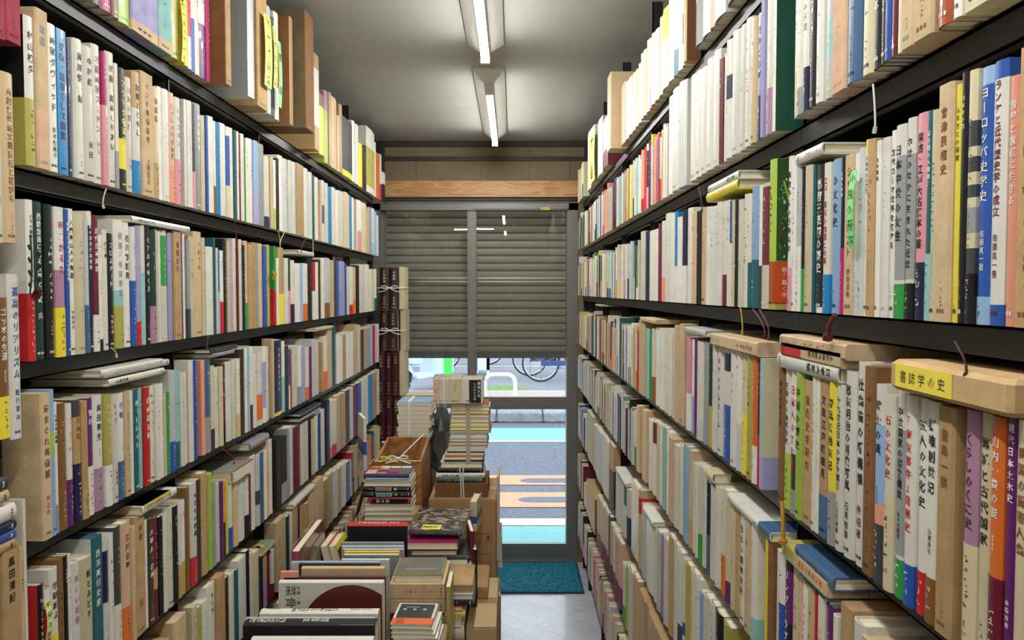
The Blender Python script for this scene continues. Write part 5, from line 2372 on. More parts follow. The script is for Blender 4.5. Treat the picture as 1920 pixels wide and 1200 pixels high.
# --- pile of flat books, spines to the camera, in front of the crate
Ya = 2.56
pa = [(681, 768, 889, 896, 'pu', 'b', 'DICTIONARY', True, 'purple edged colourful guide on top of the pile before the crate', 'h'),
      (685, 769, 896, 902, 'aq', 'bk', '_', True, 'thin aqua book second in the pile before the crate', 'p'),
      (682, 771, 902, 912, 'w', 'gr', '_', False, 'white book with green print, third in the pile before the crate', 'h'),
      (680, 771, 912, 922, 'bk', 'w', '世紀末研究', True, 'black book with cream title box, upper of the black pair', 'h'),
      (680, 771, 922, 933, 'bk', 'w', '世紀末研究', True, 'black book with green title box, lower of the black pair', 'h'),
      (693, 770, 933, 946, 'rd', 'w', '空の花', True, 'black book framed in red, under the black pair', 'h'),
      (683, 771, 946, 957, 'w', 'g', '_', False, 'white book below the red framed one, pages out', 'h'),
      (682, 771, 957, 966, 'w', 'rd', '_', False, 'book with red edge line second from the foot of the pile', 'h'),
      (682, 780, 966, 977, 'k', 'g', '_', False, 'kraft coloured book at the foot of the pile before the crate', 'h')]
for k, (x0, x1, a, b, c, tc, tt, sp, lb, kd) in enumerate(pa):
    ex = None
    X0, zt = on_y(x0, a, Ya); X1 = on_y(x1, a, Ya)[0]; zb = on_y(x0, b, Ya)[1]
    w_, L_ = zt - zb, X1 - X0
    if k in (3, 4, 5):
        e = MB()
        c1 = col('pe') if k == 3 else col('aq') if k == 4 else col('bk')
        e.box(-w_ * 0.32, w_ * 0.32, -0.001, -0.0003, L_ * (0.40 if k < 5 else 0.06), L_ * (0.73 if k < 5 else 0.94), c1)
        fnb = lambda p, q: (p, -0.0014, q)
        vtext(e, tt, fnb, 0, L_ * (0.72 if k < 5 else 0.85), L_ * (0.42 if k < 5 else 0.35), w_ * 0.55, col('bk') if k < 5 else col('w'))
        if k < 5:
            scribble(e, fnb, 0, L_ * 0.95, L_ * 0.76, w_ * 0.3, col('w')); scribble(e, fnb, 0, L_ * 0.22, L_ * 0.06, w_ * 0.2, col('w'))
            for q in range(8):
                t_ = math.pi * q / 4
                e.tube([(0, -0.0012, L_ * 0.32), (w_ * 0.3 * math.cos(t_), -0.0012, L_ * 0.32 + w_ * 0.3 * math.sin(t_))], 0.0008, col('w') if k == 3 else col('ol'), seg=4)
        ex = [('title_panel', e, M['jacket'])]
        tt = '_' if k == 5 else ''
    if k == 0:
        e = MB()
        rng = random.Random(8)
        x_ = w_ / 2 + 0.0003   # the upper cover, covered in small pictures
        for i in range(4):
            for j in range(4):
                cc_ = lin(rng.choice(['#b8402e', '#2f3f8a', '#d8c9a0', '#4a6a48', '#d9d4c4', '#5b2e6e', '#c98a3a', '#e8e2d4']))
                y0_, z0_ = 0.008 + i * 0.028, 0.008 + j * (L_ - 0.012) / 4
                e.face([(x_, y0_, z0_), (x_, y0_ + 0.025, z0_), (x_, y0_ + 0.025, z0_ + L_ / 4 - 0.006), (x_, y0_, z0_ + L_ / 4 - 0.006)], cc_)
        ex = [('cover_pictures', e, M['jacket'])]
    flat(x0, x1, a, b, Ya, 0.125, c, tc, tt, lb, 'books piled in front of the crate', sp, kind=kd, extra=ex, yaw=(-0.02, 0.015, -0.01)[k % 3])
zb = on_y(690, 977, Ya)[1]
carton(0, 0, 0, Ya, 0.17, 0, 'cardboard box under the pile of books before the crate', X=(on_y(672, 900, Ya)[0], on_y(781, 900, Ya)[0]), zt=zb - 0.001, marks=False, tape=False)
# kraft flap leaning beside that pile
mb = MB(); 
Xk = on_y(670, 900, 2.62)[0]
mb.box(0, 0.003, 0, 0.10, 0, 0.20)
o = mb.build('cardboard_sheet', M['card']); o.matrix_world = Matrix.Translation((Xk - 0.012, 2.60, 0.80)) @ Matrix.Rotation(0.28, 4, 'Y')
tag(o, 'bent kraft cardboard flap leaning beside the pile before the crate', 'cardboard sheet')
# magazines poking up behind (white cover with blue print)
s = dict(w=0.012, h=0.20, d=0.15, kind='p', c='w', tc='b', title='_', bands=[(0.3, 0.55, 'b')], near=1, sd=3)
make_book(s, frame((on_y(694, 870, 3.0)[0], 2.90, 0.90), (1, 0.35, 0), (-0.35, 1, 0)), 'white booklet with blue cover print standing between shelf and crate')

# --- black book box with red top edge
def facing(x0, x1, yt, Y, H, th, c, top_c, label, tt='', side='R', deco=None, tc='w', name='book', art=None, lean=0.0, group='art books standing in the aisle'):
    """a large book standing on its fore edge or foot, cover towards the camera, spine upwards"""
    X0, zt = on_y(x0, yt, Y); X1 = on_y(x1, yt, Y)[0]
    L = X1 - X0
    s = dict(w=th, h=L, d=H, kind='h', c=c, tc=tc, title='', bands=[], near=1, sd=int(x0))
    e = MB()
    fn = lambda a, b: (a, -0.0009 + 0.004 * (a / (th / 2)) ** 2, b)
    if top_c:
        for i in range(6):
            xa, xb = (-1 + i / 3) * th / 2 * 0.96, (-1 + (i + 1) / 3) * th / 2 * 0.96
            f0 = lambda a: -0.0006 + min(0.005, th * 0.16) * (a / (th / 2)) ** 2
            e.face([(xa, f0(xa), 0.001), (xb, f0(xb), 0.001), (xb, f0(xb), L - 0.001), (xa, f0(xa), L - 0.001)], col(top_c))
    if deco:
        deco(e, L, th, H)
    if e.v:
        s['extra'] = [('spine_panel', e, M['jacket'])]
    if art:
        a_ = MB(); art(a_, L, th, H)
        s.setdefault('extra', []).append(('cover_print', a_, M['jacket']))
    # spine up: ey=(0,0,-1); ez=(-1,0,0); ex=ey x ez=(0,1,0)
    mt = frame((X1, Y + th / 2, zt), (0, 1, 0), (0, 0, -1))
    mt = mt @ Matrix.Rotation(lean, 4, 'Z')
    o = make_book(s, mt, label, group)
    return o, zt - H, X0, X1


def deco_text(lines, base=None):
    def f(e, L, th, H):
        b0 = min(0.005, th * 0.16)
        fn = lambda a, b: (-b, -0.0012 + b0 * (b / (th / 2)) ** 2, a)
        # reading from the left of the picture: local z decreases to the right
        for (s_, a0, a1, cz, size, c) in lines:
            fn2 = lambda a, b: (b, -0.0012 + b0 * (b / (th / 2)) ** 2, L - a)
            htext(e, s_, fn2, a0 * L, a1 * L, cz * th, size * th, col(c), 0.02)
    return f


facing(651, 764, 984, 2.27, 0.30, 0.045, 'bk', 'rd', 'big black boxed art book with glossy red top edge and white lettering',
       deco=deco_text([('Twentieth Art', 0.15, 0.85, 0.0, 0.5, 'w')]))
# magazines and catalogues standing behind the art books
mg_ = [(640, 757, 1017, 2.20, 0.008, 'lb', 'thin pale blue catalogue at the rear of the magazine row', 'k'),
       (641, 757, 1024, 2.18, 0.012, 'lg', 'pale grey thick catalogue in the magazine row', None),
       (643, 757, 1030, 2.155, 0.008, 'mv', 'greyish lilac catalogue in the middle of the magazine row', 'w'),
       (645, 749, 1034, 2.13, 0.010, 'y', 'yellow edged catalogue in the magazine row', 'y'),
       (645, 748, 1040, 2.11, 0.014, 'g', 'grey wide catalogue at the front of the magazine row', 'lg'),
       (640, 730, 1049, 2.08, 0.010, 'w', 'white catalogue with blue logo in front of the magazine row', 'w')]
for x0, x1, yt, Y, th_, c, lb, tp in mg_:
    facing(x0, x1, yt, Y, 0.26, th_, c, tp, lb, deco=deco_text([('ART', 0.6, 0.7, 0, 0.5, 'b')]) if 'logo' in lb else None)
facing(546, 712, 1054, 2.03, 0.27, 0.014, 'w', 'lb', 'wide white catalogue standing behind the cream covered art book')
facing(560, 713, 1057, 1.995, 0.28, 0.009, 'db', 'db', 'thin dark edged portfolio behind the cream covered art book')
facing(565, 721, 1064, 1.965, 0.28, 0.018, 't', None, 'cream covered art book with small red seal standing in the aisle',
       art=lambda e, L, th, H: e.box(-th / 2 - 0.0008, -th / 2 - 0.0002, 0.032, 0.042, L - 0.045, L - 0.033, col('sa')))
facing(526, 558, 1072, 1.93, 0.27, 0.012, 'sa', 'pk', 'narrow salmon pink book edge standing beside the cream covered art book')
facing(532, 724, 1082, 1.93, 0.28, 0.012, 'm', 'db', 'dark red art book directly behind the white tea ceramics one')
def koto(e, L, th, H):
    # cover seen from the camera is the -x face; local z runs right to left, y downwards
    x_ = -th / 2 - 0.0005
    P = lambda a, b: (x_, b, L - a)
    # dark red lacquer disc clipped by the cover edges
    cx_, cy_, R_ = 0.69 * L, 0.52 * L, 0.49 * L
    pts = []
    for k in range(49):
        t_ = math.pi * (1.0 + k / 48)
        a, b = cx_ + R_ * math.cos(t_), cy_ + R_ * math.sin(t_)
        a = min(a, L * 0.985); b = max(b, 0.006)
        pts.append((a, b))
    ctr = (cx_, cy_)
    for p, q in zip(pts[:-1], pts[1:]):
        e.face([P(*ctr), P(*q), P(*p)], lin('#5e1a14'))
    lo_ = [(cx_ - R_, cy_), (min(cx_ + R_, L * 0.985), cy_), (min(cx_ + R_, L * 0.985), H * 0.9), (cx_ - R_ * 0.9, H * 0.9)]
    e.face([P(*p) for p in lo_][::-1], lin('#5e1a14'))
    x_2 = x_ - 0.0004
    f = lambda u, v: (x_2, v, L - u)
    # title runs sideways up the cover
    n = '茶の骨董'
    fn = lambda a, b: (x_2, 0.012 + a, L - (0.115 * L + b))
    for k, ch in enumerate('菜骨の古'):
        put_glyph(e, ch, lambda a, b: (x_2, a, L - b), 0.022 + k * 0.030, 0.115 * L, 0.028, col('bk'), 0.0)
    for k, ch in enumerate('武藤・著'):
        put_glyph(e, ch, lambda a, b: (x_2, a, L - b), 0.016 + k * 0.012, 0.19 * L, 0.010, col('bk'), 0.0)
facing(522, 719, 1091, 1.885, 0.30, 0.022, 'w', 'w', 'large white art book with a dark red round tray on its cover', art=koto)
facing(486, 709, 1148, 1.80, 0.30, 0.032, 'w', 'w', 'white art book whose upward spine names ancient Egypt and the Orient', tc='bk',
       deco=deco_text([('THE METROPOLITAN', 0.04, 0.16, 0.1, 0.25, 'bk'), ('古代エジプト・オリエント', 0.26, 0.66, 0, 0.62, 'bk'), ('BOOKS OF ART', 0.76, 0.94, 0, 0.28, 'bk')]))
facing(460, 702, 1160, 1.765, 0.29, 0.016, 'lg', None, 'pale grey exhibition catalogue squeezed behind the black photo book')
def beat(e, L, th, H):
    b0 = min(0.005, th * 0.16)
    fn2 = lambda a, b: (b, -0.0013 + b0 * (b / (th / 2)) ** 2, L - a)
    e.face([(th * 0.46, 0.003, L * 0.27), (th * 0.46, 0.003, 0.003), (-th * 0.46, 0.003, 0.003), (-th * 0.46, 0.003, L * 0.27)], col('g'))
    htext(e, 'THE UNSEEN BEATLES', fn2, 0.03 * L, 0.31 * L, 0, 0.62 * th, col('w'), 0.03)
    htext(e, 'BOB WHITAKER', fn2, 0.44 * L, 0.64 * L, 0, 0.5 * th, col('w'), 0.03)
    for k in range(3):
        htext(e, 'EXHIBITION OF PORTRAITS', fn2, 0.68 * L, 0.94 * L, (-0.26 + 0.26 * k) * th, 0.2 * th, col('dk'), 0.0)
facing(455, 703, 1170, 1.69, 0.28, 0.040, 'bk', 'bk', 'black photo book lying spine up with bold white English capitals', deco=beat)
facing(470, 700, 1198, 1.62, 0.24, 0.02, 'w', 'w', 'white book edge peeping at the very bottom before the black photo book')
bs = (on_y(520, 1100, 1.9)[0], on_y(722, 1100, 1.9)[0])
carton(0, 0, 0, 1.58, 0.69, 0, 'wide cardboard box on the floor carrying the row of art books', X=(-0.595, -0.315), zt=0.53, marks=False)

# dark pink book in a clear bag, standing along the shelf front
s = dict(w=0.022, h=0.26, d=0.31, kind='h', c='#a24c60', tc='w', title='_', bands=[], near=1, sd=5)
ob_ = make_book(s, frame((-0.600, 2.10, 0.603), (1, 0.02, 0), (-0.02, 1, 0)), 'dark pink book in a clear bag standing against the shelf front')
mb = MB()
rng = random.Random(12)
for k in range(12):
    a = rng.uniform(0.03, 0.28)
    mb.face([(0.0135, a, rng.uniform(.1, .24)), (0.0135 + rng.uniform(0, .01), a + 0.05, rng.uniform(.1, .25)), (0.020, a + rng.uniform(0, .04), rng.uniform(.1, .26))], (1, 1, 1, 1))
mb.box(0.0125, 0.0129, 0, 0.31, 0, 0.268); mb.box(-0.0129, -0.0125, 0, 0.31, 0, 0.268)
o = mb.build('clear_bag', M['film'], ob_)
mb = MB(); mb.face([(0.0118, 0.06, 0.10), (0.0118, 0.26, 0.12), (0.0118, 0.24, 0.20), (0.0118, 0.14, 0.19)], lin('#c9b978')); mb.build('price_note', M['tint'], ob_)
for k, (xx_, c, lb) in enumerate(((636, 'lg', 'grey and red book leaning over beside the magazine row'), (652, 'y', 'yellow and black book leaning over beside the magazine row'))):
    s = dict(w=0.024, h=0.185, d=0.13, kind='h', c=c, tc='bk', title='_', bands=[(0.8, 1, 'rd')] if k == 0 else [(0.3, 0.9, 'bk')], near=1, sd=50 + k)
    X_ = on_y(xx_, 1050, 2.33)[0]
    make_book(s, Matrix.Translation((X_, 2.47, 0.615)) @ Matrix.Rotation(-0.26, 4, 'Y') @ frame((0, 0, 0.006), (-1, 0, 0), (0, -1, 0)), lb)
carton(0, 0, 0, 2.28, 0.27, 0, 'cardboard box on the floor beneath the leaning books and black boxed one', X=(-0.60, -0.31), zt=0.60, marks=False)

# --- pile with the dark art book and yellow note
Yp = 2.30
def note(e, x_, y0, y1, z0, z1, text, c='y', flip=False):
    e.box(x_, x_ + 0.0006, y0, y1, z0, z1, lin('#e8df4e') if c == 'y' else col(c))
    n = len(text)
    for k, ch in enumerate(text):
        put_glyph(e, ch, lambda a, b: (x_ + 0.0009, b, a), z0 + (z1 - z0) * (k + 0.5) / n, (y0 + y1) / 2, min((z1 - z0) / n, (y1 - y0)) * 0.9, col('bk'), 0.0)
e = MB()
rng = random.Random(21)
X0, zt = on_y(764, 1001, Yp); X1 = on_y(871, 1001, Yp)[0]; L = X1 - X0
# rock-like cover picture, as patches of grey brown
for i in range(16):
    for j in range(12):
        v = rng.choice((0.02, 0.04, 0.07, 0.12, 0.2, 0.3)) * rng.uniform(0.7, 1.2)
        cc_ = (v * 1.25, v, v * 0.75, 1)
        e.face([(0.0076 + 0.0001 * ((i + j) % 2), 0.004 + 0.232 * i / 16, 0.003 + (L - 0.006) * j / 12), (0.0076, 0.004 + 0.232 * (i + 1.25) / 16, 0.003 + (L - 0.006) * (j + rng.uniform(-.3, .3)) / 12),
                (0.0076, 0.004 + 0.232 * (i + 1.1) / 16, 0.003 + (L - 0.006) * min(12, j + 1.3) / 12), (0.0076, 0.004 + 0.232 * i / 16, 0.003 + (L - 0.006) * min(12, j + 1.2) / 12)], cc_)
nt_ = MB()
nt_.box(0.0082, 0.0086, 0.012, 0.058, L - 0.113 + 0.01, L - 0.045, lin('#e8df4e'))
for k, ch in enumerate('木杏子'):
    put_glyph(nt_, ch, lambda a, b: (0.0089, b, L - a), 0.052 + 0.017 * k, 0.034, 0.026, col('bk'), 0.01)
flat(764, 871, 996, 1004, Yp, 0.24, 'dk', 'w', '', 'large dark rock-covered art book with a yellow handwritten note', 'books piled beside the art books', True, extra=[('cover_picture', e, M['jacket']), ('price_note', nt_, M['tint'])], yaw=-0.06)
flat(762, 858, 1016, 1031, Yp - 0.02, 0.14, 'mg', 'm', '_', 'crimson red book under the rock-covered art book', 'books piled beside the art books', False)
bpy.context.view_layer.update()
for (x0, x1, a, b, c, kd, lb) in ((770, 856, 1031, 1042, 'db', 'h', 'dark brown book under the crimson one in the pile'), (766, 880, 1042, 1050, 'dk', 'h', 'wide charcoal book second under the crimson one'),
                                  (830, 876, 1050, 1058, 'w', 'p', 'white booklet jutting out under the charcoal book'), (800, 882, 1058, 1066, 'lg', 'p', 'pale grey booklet under the white jutting one')):
    flat(x0, x1, a, b, Yp - 0.01, 0.16, c, 'g', '_', lb, 'books piled beside the art books', c == 'dk', kind=kd)
for k, (x0, x1, a, b) in enumerate(((834, 886, 1096, 1102), (836, 884, 1102, 1108), (836, 884, 1108, 1114))):
    flat(x0, x1, a, b, 2.14, 0.2, 'k', 'br', '_', 'kraft envelope book, %s of three in the pile' % ['topmost', 'second', 'lowest'][k], 'kraft envelopes in the pile', True, kind='x')
for k, (x0, x1, a, b, c) in enumerate(((836, 886, 1114, 1124, 'lg'), (838, 888, 1124, 1136, 'bk'), (838, 868, 1136, 1146, 'rd'), (840, 872, 1146, 1158, 'y'), (838, 866, 1158, 1176, 'w'), (836, 870, 1176, 1200, 'iv'))):
    flat(x0, x1, a, b, 2.13, 0.19, c, 'w', '_', '%s book low in the pile beneath the kraft envelopes' % NAME[c], 'books low in the aisle pile', k % 2 == 1, kind='h')
zlow = on_y(840, 1200, 2.13)[1]
carton(0, 0, 0, 2.10, 0.44, 0, 'cardboard box under the pile with kraft envelopes', X=(-0.30, -0.135), zt=zlow - 0.001, marks=False, tape=False)
carton(0, 0, 0, 2.335, 0.20, zlow + 0.001, 'smaller cardboard box in the middle of the pile with the rock-covered book', X=(-0.30, -0.158), zt=on_y(800, 1067, 2.29)[1] - 0.001, marks=False, tape=False)
# books standing at the aisle side of that pile
sd_ = [(876, 2.44, 0.60, 0.17, 'iv', 'iv', 'cream book standing on edge beside the rock-covered one'), (888, 2.40, 0.66, 0.19, 'm', 'w', 'dark red book standing on edge at the aisle side of the pile'),
       (893, 2.38, 0.60, 0.2, 'bk', 'g', 'black illustrated book standing on edge facing the aisle')]
for k, (xp, Y_, z0_, h_, c, tc, lb) in enumerate(sd_):
    X_ = on_y(xp, 1000, Y_)[0]
    s = dict(w=0.014, h=h_, d=0.13, kind='h', c=c, tc=tc, title='_', bands=[], near=1, sd=70 + k)
    make_book(s, frame((X_, Y_ - 0.08, z0_), (1, 0.15, 0), (-0.15, 1, 0)), lb)
s = dict(w=0.024, h=0.10, d=0.12, kind='h', c='c', tc='b', title='_', bands=[(0.25, 0.5, 'b')], near=1, sd=88)
make_book(s, frame((on_y(887, 970, 2.56)[0], 2.56, 0.775), (1, -0.1, 0), (0.1, 1, 0)), 'cream and blue book standing upright behind the rock-covered one')
carton(893, 931, 1160, 2.16, 0.38, 0.0, 'pale khaki cardboard box at the aisle edge, bottom of the photo', 'cardlite', X=(-0.132, -0.045), zt=on_y(910, 1176, 2.16)[1], marks=False)
carton(0, 0, 0, 2.36, 0.2, on_y(910, 1176, 2.16)[1] + 0.001, 'small cardboard box wedged behind the khaki one', X=(-0.132, -0.075), zt=0.66, marks=False, tape=False)

# --- grey green book on two tan cases
Yc = 1.985
e = MB(); X0 = on_y(737, 1077, Yc)[0]; X1 = on_y(830, 1077, Yc)[0]; L = X1 - X0
fnp = lambda a, b: (0.0, 0, 0)
thc = on_y(737, 1077, Yc)[1] - on_y(737, 1092, Yc)[1]
for k in range(16):
    e.face([(thc / 2 + 0.0004, 0.09, L - 0.018 - k * 0.0055), (thc / 2 + 0.0004, 0.093, L - 0.018 - k * 0.0055), (thc / 2 + 0.0004, 0.093, L - 0.021 - k * 0.0055), (thc / 2 + 0.0004, 0.09, L - 0.021 - k * 0.0055)], col('w'))
e2 = MB(); e2.box(thc / 2, thc / 2 + 0.0003, 0.002, 0.128, 0.002, L - 0.002, lin('#6f6d5e'))
flat(737, 830, 1077, 1092, Yc, 0.13, 'ol', 'w', '_', 'grey green cloth book on top of the two tan cases', 'books on the near aisle pile', False, extra=[('cover_cloth', e2, M['matte']), ('cover_lettering', e, M['tint'])])
flat(731, 834, 1094, 1124, Yc - 0.01, 0.17, 't', 'br', '', 'upper tan slipcase carrying the grey green book', 'books on the near aisle pile', True, kind='x')
flat(732, 834, 1124, 1151, Yc - 0.01, 0.17, 't', 'br', '', 'lower tan slipcase second under the grey green book', 'books on the near aisle pile', True, kind='x')
zz = on_y(732, 1151, Yc)[1]
carton(0, 0, 0, Yc - 0.01, 0.12, 0, 'cardboard box under the two tan slipcases', X=(-0.312, -0.165), zt=zz - 0.001, marks=False, tape=False)
s = dict(w=0.012, h=0.17, d=0.12, kind='h', c='ol', tc='w', title='_', bands=[], near=1, sd=91)
make_book(s, frame((on_y(842, 1120, 1.96)[0], 1.93, 0.66), (1, 0, 0), (0, 1, 0)), 'olive book standing upright beside the tan slipcases')
# --- nearest small pile with the black and orange cover
Yn = 1.74
def art_o(L, th):
    e = MB()
    x_ = th / 2 + 0.0004
    e.box(x_, x_ + 0.0002, 0.036, 0.114, 0.006, L - 0.006, lin('#16242a'))
    e.box(x_, x_ + 0.0003, 0.0, 0.034, 0.0, L, lin('#e8662c'))
    q = MB()
    for k, ch in enumerate('神思想'):
        put_glyph(q, ch, lambda a, b: (x_ + 0.0006, b, L - a), 0.020 + k * 0.024, 0.082, 0.010, col('w'), 0.01)
    for k in range(8):
        q.box(x_ + 0.0004, x_ + 0.0007, 0.094, 0.096, L - 0.022 - k * 0.004, L - 0.0245 - k * 0.004, col('w'))
    q.box(x_ + 0.0003, x_ + 0.0006, 0.004, 0.030, L - 0.030, L - 0.011, lin('#9a3c18'))
    for i in range(4):
        for j in range(4):
            q.box(x_ + 0.0006, x_ + 0.0008, 0.006 + i * 0.006, 0.009 + i * 0.006, L - 0.014 - j * 0.0045, L - 0.016 - j * 0.0045, lin('#e8662c'))
    return [('cover_panel', e, M['jacket']), ('cover_lettering', q, M['tint'])]
X0, zt = on_y(733, 1171, Yn); X1 = on_y(811, 1171, Yn)[0]; zb = on_y(733, 1180, Yn)[1]
# spine away from the camera: cover faces up on local +x, y measured from the spine
def flipy(ex_, d):
    for _, m_, _2 in ex_:
        m_.v = [(p[0], d - p[1], L_o - p[2]) for p in m_.v]
        m_.f = [f for f in m_.f]
    return ex_
L_o = X1 - X0
ex_ = flipy(art_o(L_o, zt - zb), 0.122)
flat(733, 811, 1171, 1180, Yn, 0.122, 'w', 'bk', '_', 'small book with black cover panel and orange band, nearest pile', 'books on the nearest aisle pile', False, extra=ex_, yaw=-0.04)
for k, (x0, x1, a, b, c) in enumerate(((734, 812, 1181, 1188, 'w'), (735, 818, 1188, 1197, 'rd'), (737, 820, 1197, 1212, 'w'), (738, 822, 1212, 1226, 'lg'))):
    flat(x0, x1, a, b, Yn + 0.002, 0.125, 'w', c, '_', '%s book in the nearest small pile, %s below the orange banded one' % ('white' if c != 'rd' else 'red tabbed', ['first', 'second', 'third', 'fourth'][k]), 'books on the nearest aisle pile', False, yaw=-0.05 * (k % 2))
zz = on_y(735, 1226, Yn)[1]
carton(0, 0, 0, Yn - 0.01, 0.17, 0, 'cardboard box under the nearest small pile of books', X=(-0.285, -0.16), zt=zz - 0.001, marks=False, tape=False)

# ---------------------------------------------------------------- small things on the shelves
def ribbon(x, y0, y1, dx, side, c, label, w=0.0022):
    pl = (XL - 0.002 + 0.012) if side < 0 else (XR - 0.010)
    pts = []
    for k in range(9):
        t_ = k / 8
        Y_, z_ = on_x(x + dx * math.sin(t_ * 1.7), y0 + (y1 - y0) * t_, pl)
        pts.append((pl, Y_, z_))
    mb = MB(); mb.tube(pts, w * 0.5, seg=5)
    mb.tube([pts[-1], (pts[-1][0], pts[-1][1] + 0.002, pts[-1][2] - 0.006)], w, seg=5)
    o = mb.build('bookmark_ribbon', mat('ribbon', c, 0.6))
    tag(o, label, 'bookmark ribbon', 'ribbons hanging below the shelves')
ribbon(1637, 158, 238, 4, 1, '#c9ccc2', 'pale ribbon bookmark curling down below the right wall second shelf')
ribbon(1412, 580, 628, 22, 1, '#5a3030', 'brown ribbon bookmark hanging in front of the right wall third shelf edge')
ribbon(1424, 580, 630, 18, 1, '#6a3636', 'second brown ribbon bookmark just beside the first one')
ribbon(1566, 590, 628, -14, 1, '#5e1c26', 'wide crimson ribbon bookmark below the black history book', 0.006)
ribbon(1388, 575, 620, 4, 1, '#b9a450', 'mustard ribbon bookmark hanging above the kraft parcel end')
ribbon(1790, 640, 700, 22, 1, '#3d2226', 'dark ribbon bookmark drooping behind the wrapped parcel')
ribbon(1310, 350, 392, 6, 1, '#5e2c2c', 'brown ribbon bookmark under the right wall second shelf near the flat pair')
ribbon(199, 354, 384, -6, -1, '#cfcdbb', 'cream ribbon bookmark under the pink book on left wall second shelf')
ribbon(440, 415, 445, 3, -1, '#6a2a30', 'maroon ribbon bookmark under the left wall second shelf')
ribbon(521, 432, 456, 4, -1, '#c9cca0', 'pale green ribbon bookmark under the left wall second shelf')
ribbon(533, 436, 462, -8, -1, '#d6d3c4', 'white ribbon bookmark beside the pale green one')
ribbon(573, 448, 470, -8, -1, '#8a2c30', 'red ribbon bookmark farther along the left wall second shelf')
ribbon(587, 450, 472, 0, -1, '#d9d6cc', 'white ribbon bookmark farthest along the left wall second shelf')
ribbon(208, 652, 664, 10, -1, '#c9c8a6', 'pale ribbon bookmark curling out under the left wall third shelf')
ribbon(391, 628, 650, -3, -1, '#39585a', 'teal ribbon bookmark on the left wall third shelf edge')
ribbon(417, 842, 866, 22, -1, '#b02a2c', 'red ribbon bookmark falling onto the big flat book')
ribbon(1466, 940, 1010, 2, 1, '#b98a2e', 'golden ribbon bookmark hanging below the right wall fourth shelf', 0.006)

# kraft parcel with a yellow note on top of the fourth shelf books
pl = XR - 0.012
Ya_, zt = on_x(1892, 776, pl); Yb_, zt2 = on_x(1668, 672, pl)
zt = (on_x(1668, 672, pl)[1]); zlow_ = on_x(1668, 728, pl)[1]
root = thing('wrapped_parcel', loc=(pl, (Ya_ + Yb_) / 2, zlow_))
hL = (Yb_ - Ya_) / 2; hh_ = zt - zlow_
mb = MB(); mb.bbox(0, 0.16, -hL, hL, 0, hh_, 0.004, col('#c9a777')); mb.build('wrapping_paper', M['matte'], root)
mb = MB()
ny0 = on_x(1680, 700, pl)[0]; ny1 = on_x(1786, 700, pl)[0]; mid_ = (Ya_ + Yb_) / 2
a, b = ny0 - mid_, ny1 - mid_
mb.box(-0.0008, -0.0002, b, a, hh_ * 0.14, hh_ * 0.88, lin('#ecd94c'))
for k, ch in enumerate('書誌学の史'):
    put_glyph(mb, ch, lambda u, v: (-0.0012, a - u, v), (a - b) * (0.16 + 0.17 * k), hh_ * 0.5, hh_ * 0.42, col('bk'), -0.005)
mb.build('handwritten_note', M['tint'], root)
tag(root, 'kraft paper parcel with a yellow handwritten note, lying above the right wall books', 'parcel')

# green sticky note on the third shelf
def slip(x0, x1, y0, y1, side, c, text, label, off=0.004, w=0.9):
    pl = (XL + off) if side < 0 else (XR - off)
    A, za = on_x(x0, y0, pl); B, _ = on_x(x1, y0, pl); zb_ = on_x((x0 + x1) / 2, y1, pl)[1]
    yA, yB = min(A, B), max(A, B)
    L_ = za - zb_
    mb = MB()
    n = 8
    s_ = -1 if side > 0 else 1
    cur = lambda t_: s_ * 0.004 * math.sin(t_ * 3.0)
    for k in range(n):
        t0, t1 = k / n, (k + 1) / n
        q = [(pl + cur(t0), yA, za - L_ * t0), (pl + cur(t0), yB, za - L_ * t0), (pl + cur(t1), yB, za - L_ * t1), (pl + cur(t1), yA, za - L_ * t1)]
        mb.face(q, lin(c))
        mb.face([(p[0] - s_ * 0.0003, p[1], p[2]) for p in q][::-1], lin(c))
    for k, ch in enumerate(text):
        t_ = (k + 0.5) / len(text)
        put_glyph(mb, ch, lambda u, v: (pl + cur(t_) + s_ * 0.0006, (yA + yB) / 2 + (-s_) * (-u) * (1 if side > 0 else 1) * (-1), v), 0, za - L_ * t_, min(yB - yA, L_ / len(text)) * w, col('bk'), 0.0)
    o = mb.build('price_slip', M['tint'])
    tag(o, label, 'price slip')
slip(1596, 1607, 322, 465, 1, '#7fe08a', '小説の研究', 'bright green handwritten slip hanging from the third shelf, right wall')
slip(83, 93, 1128, 1200, -1, '#dfe884', '学研の本', 'pale yellow handwritten slip on the fifth shelf, left wall')
slip(494, 507, 22, 162, -1, '#e9ec72', 'ビートルズ', 'large yellow handwritten slip on the top shelf, left wall', 0.05)
slip(511, 517, 48, 165, -1, '#e6e86c', 'バウハウス', 'narrow yellow handwritten slip beside the large one, top shelf', 0.05)
slip(520, 526, 74, 200, -1, '#7fd68c', '建築', 'green slip on the top shelf, left wall, beside the yellow ones', 0.05)
slip(338, 345, 0, 115, -1, '#e3e25a', 'ワールドアート', 'lime yellow slip with black handwriting, top shelf, left wall', 0.006)
slip(1106, 1116, 260, 342, 1, '#dfe67a', '文庫', 'pale yellow slip on the far end of the right wall top shelf', 0.006)
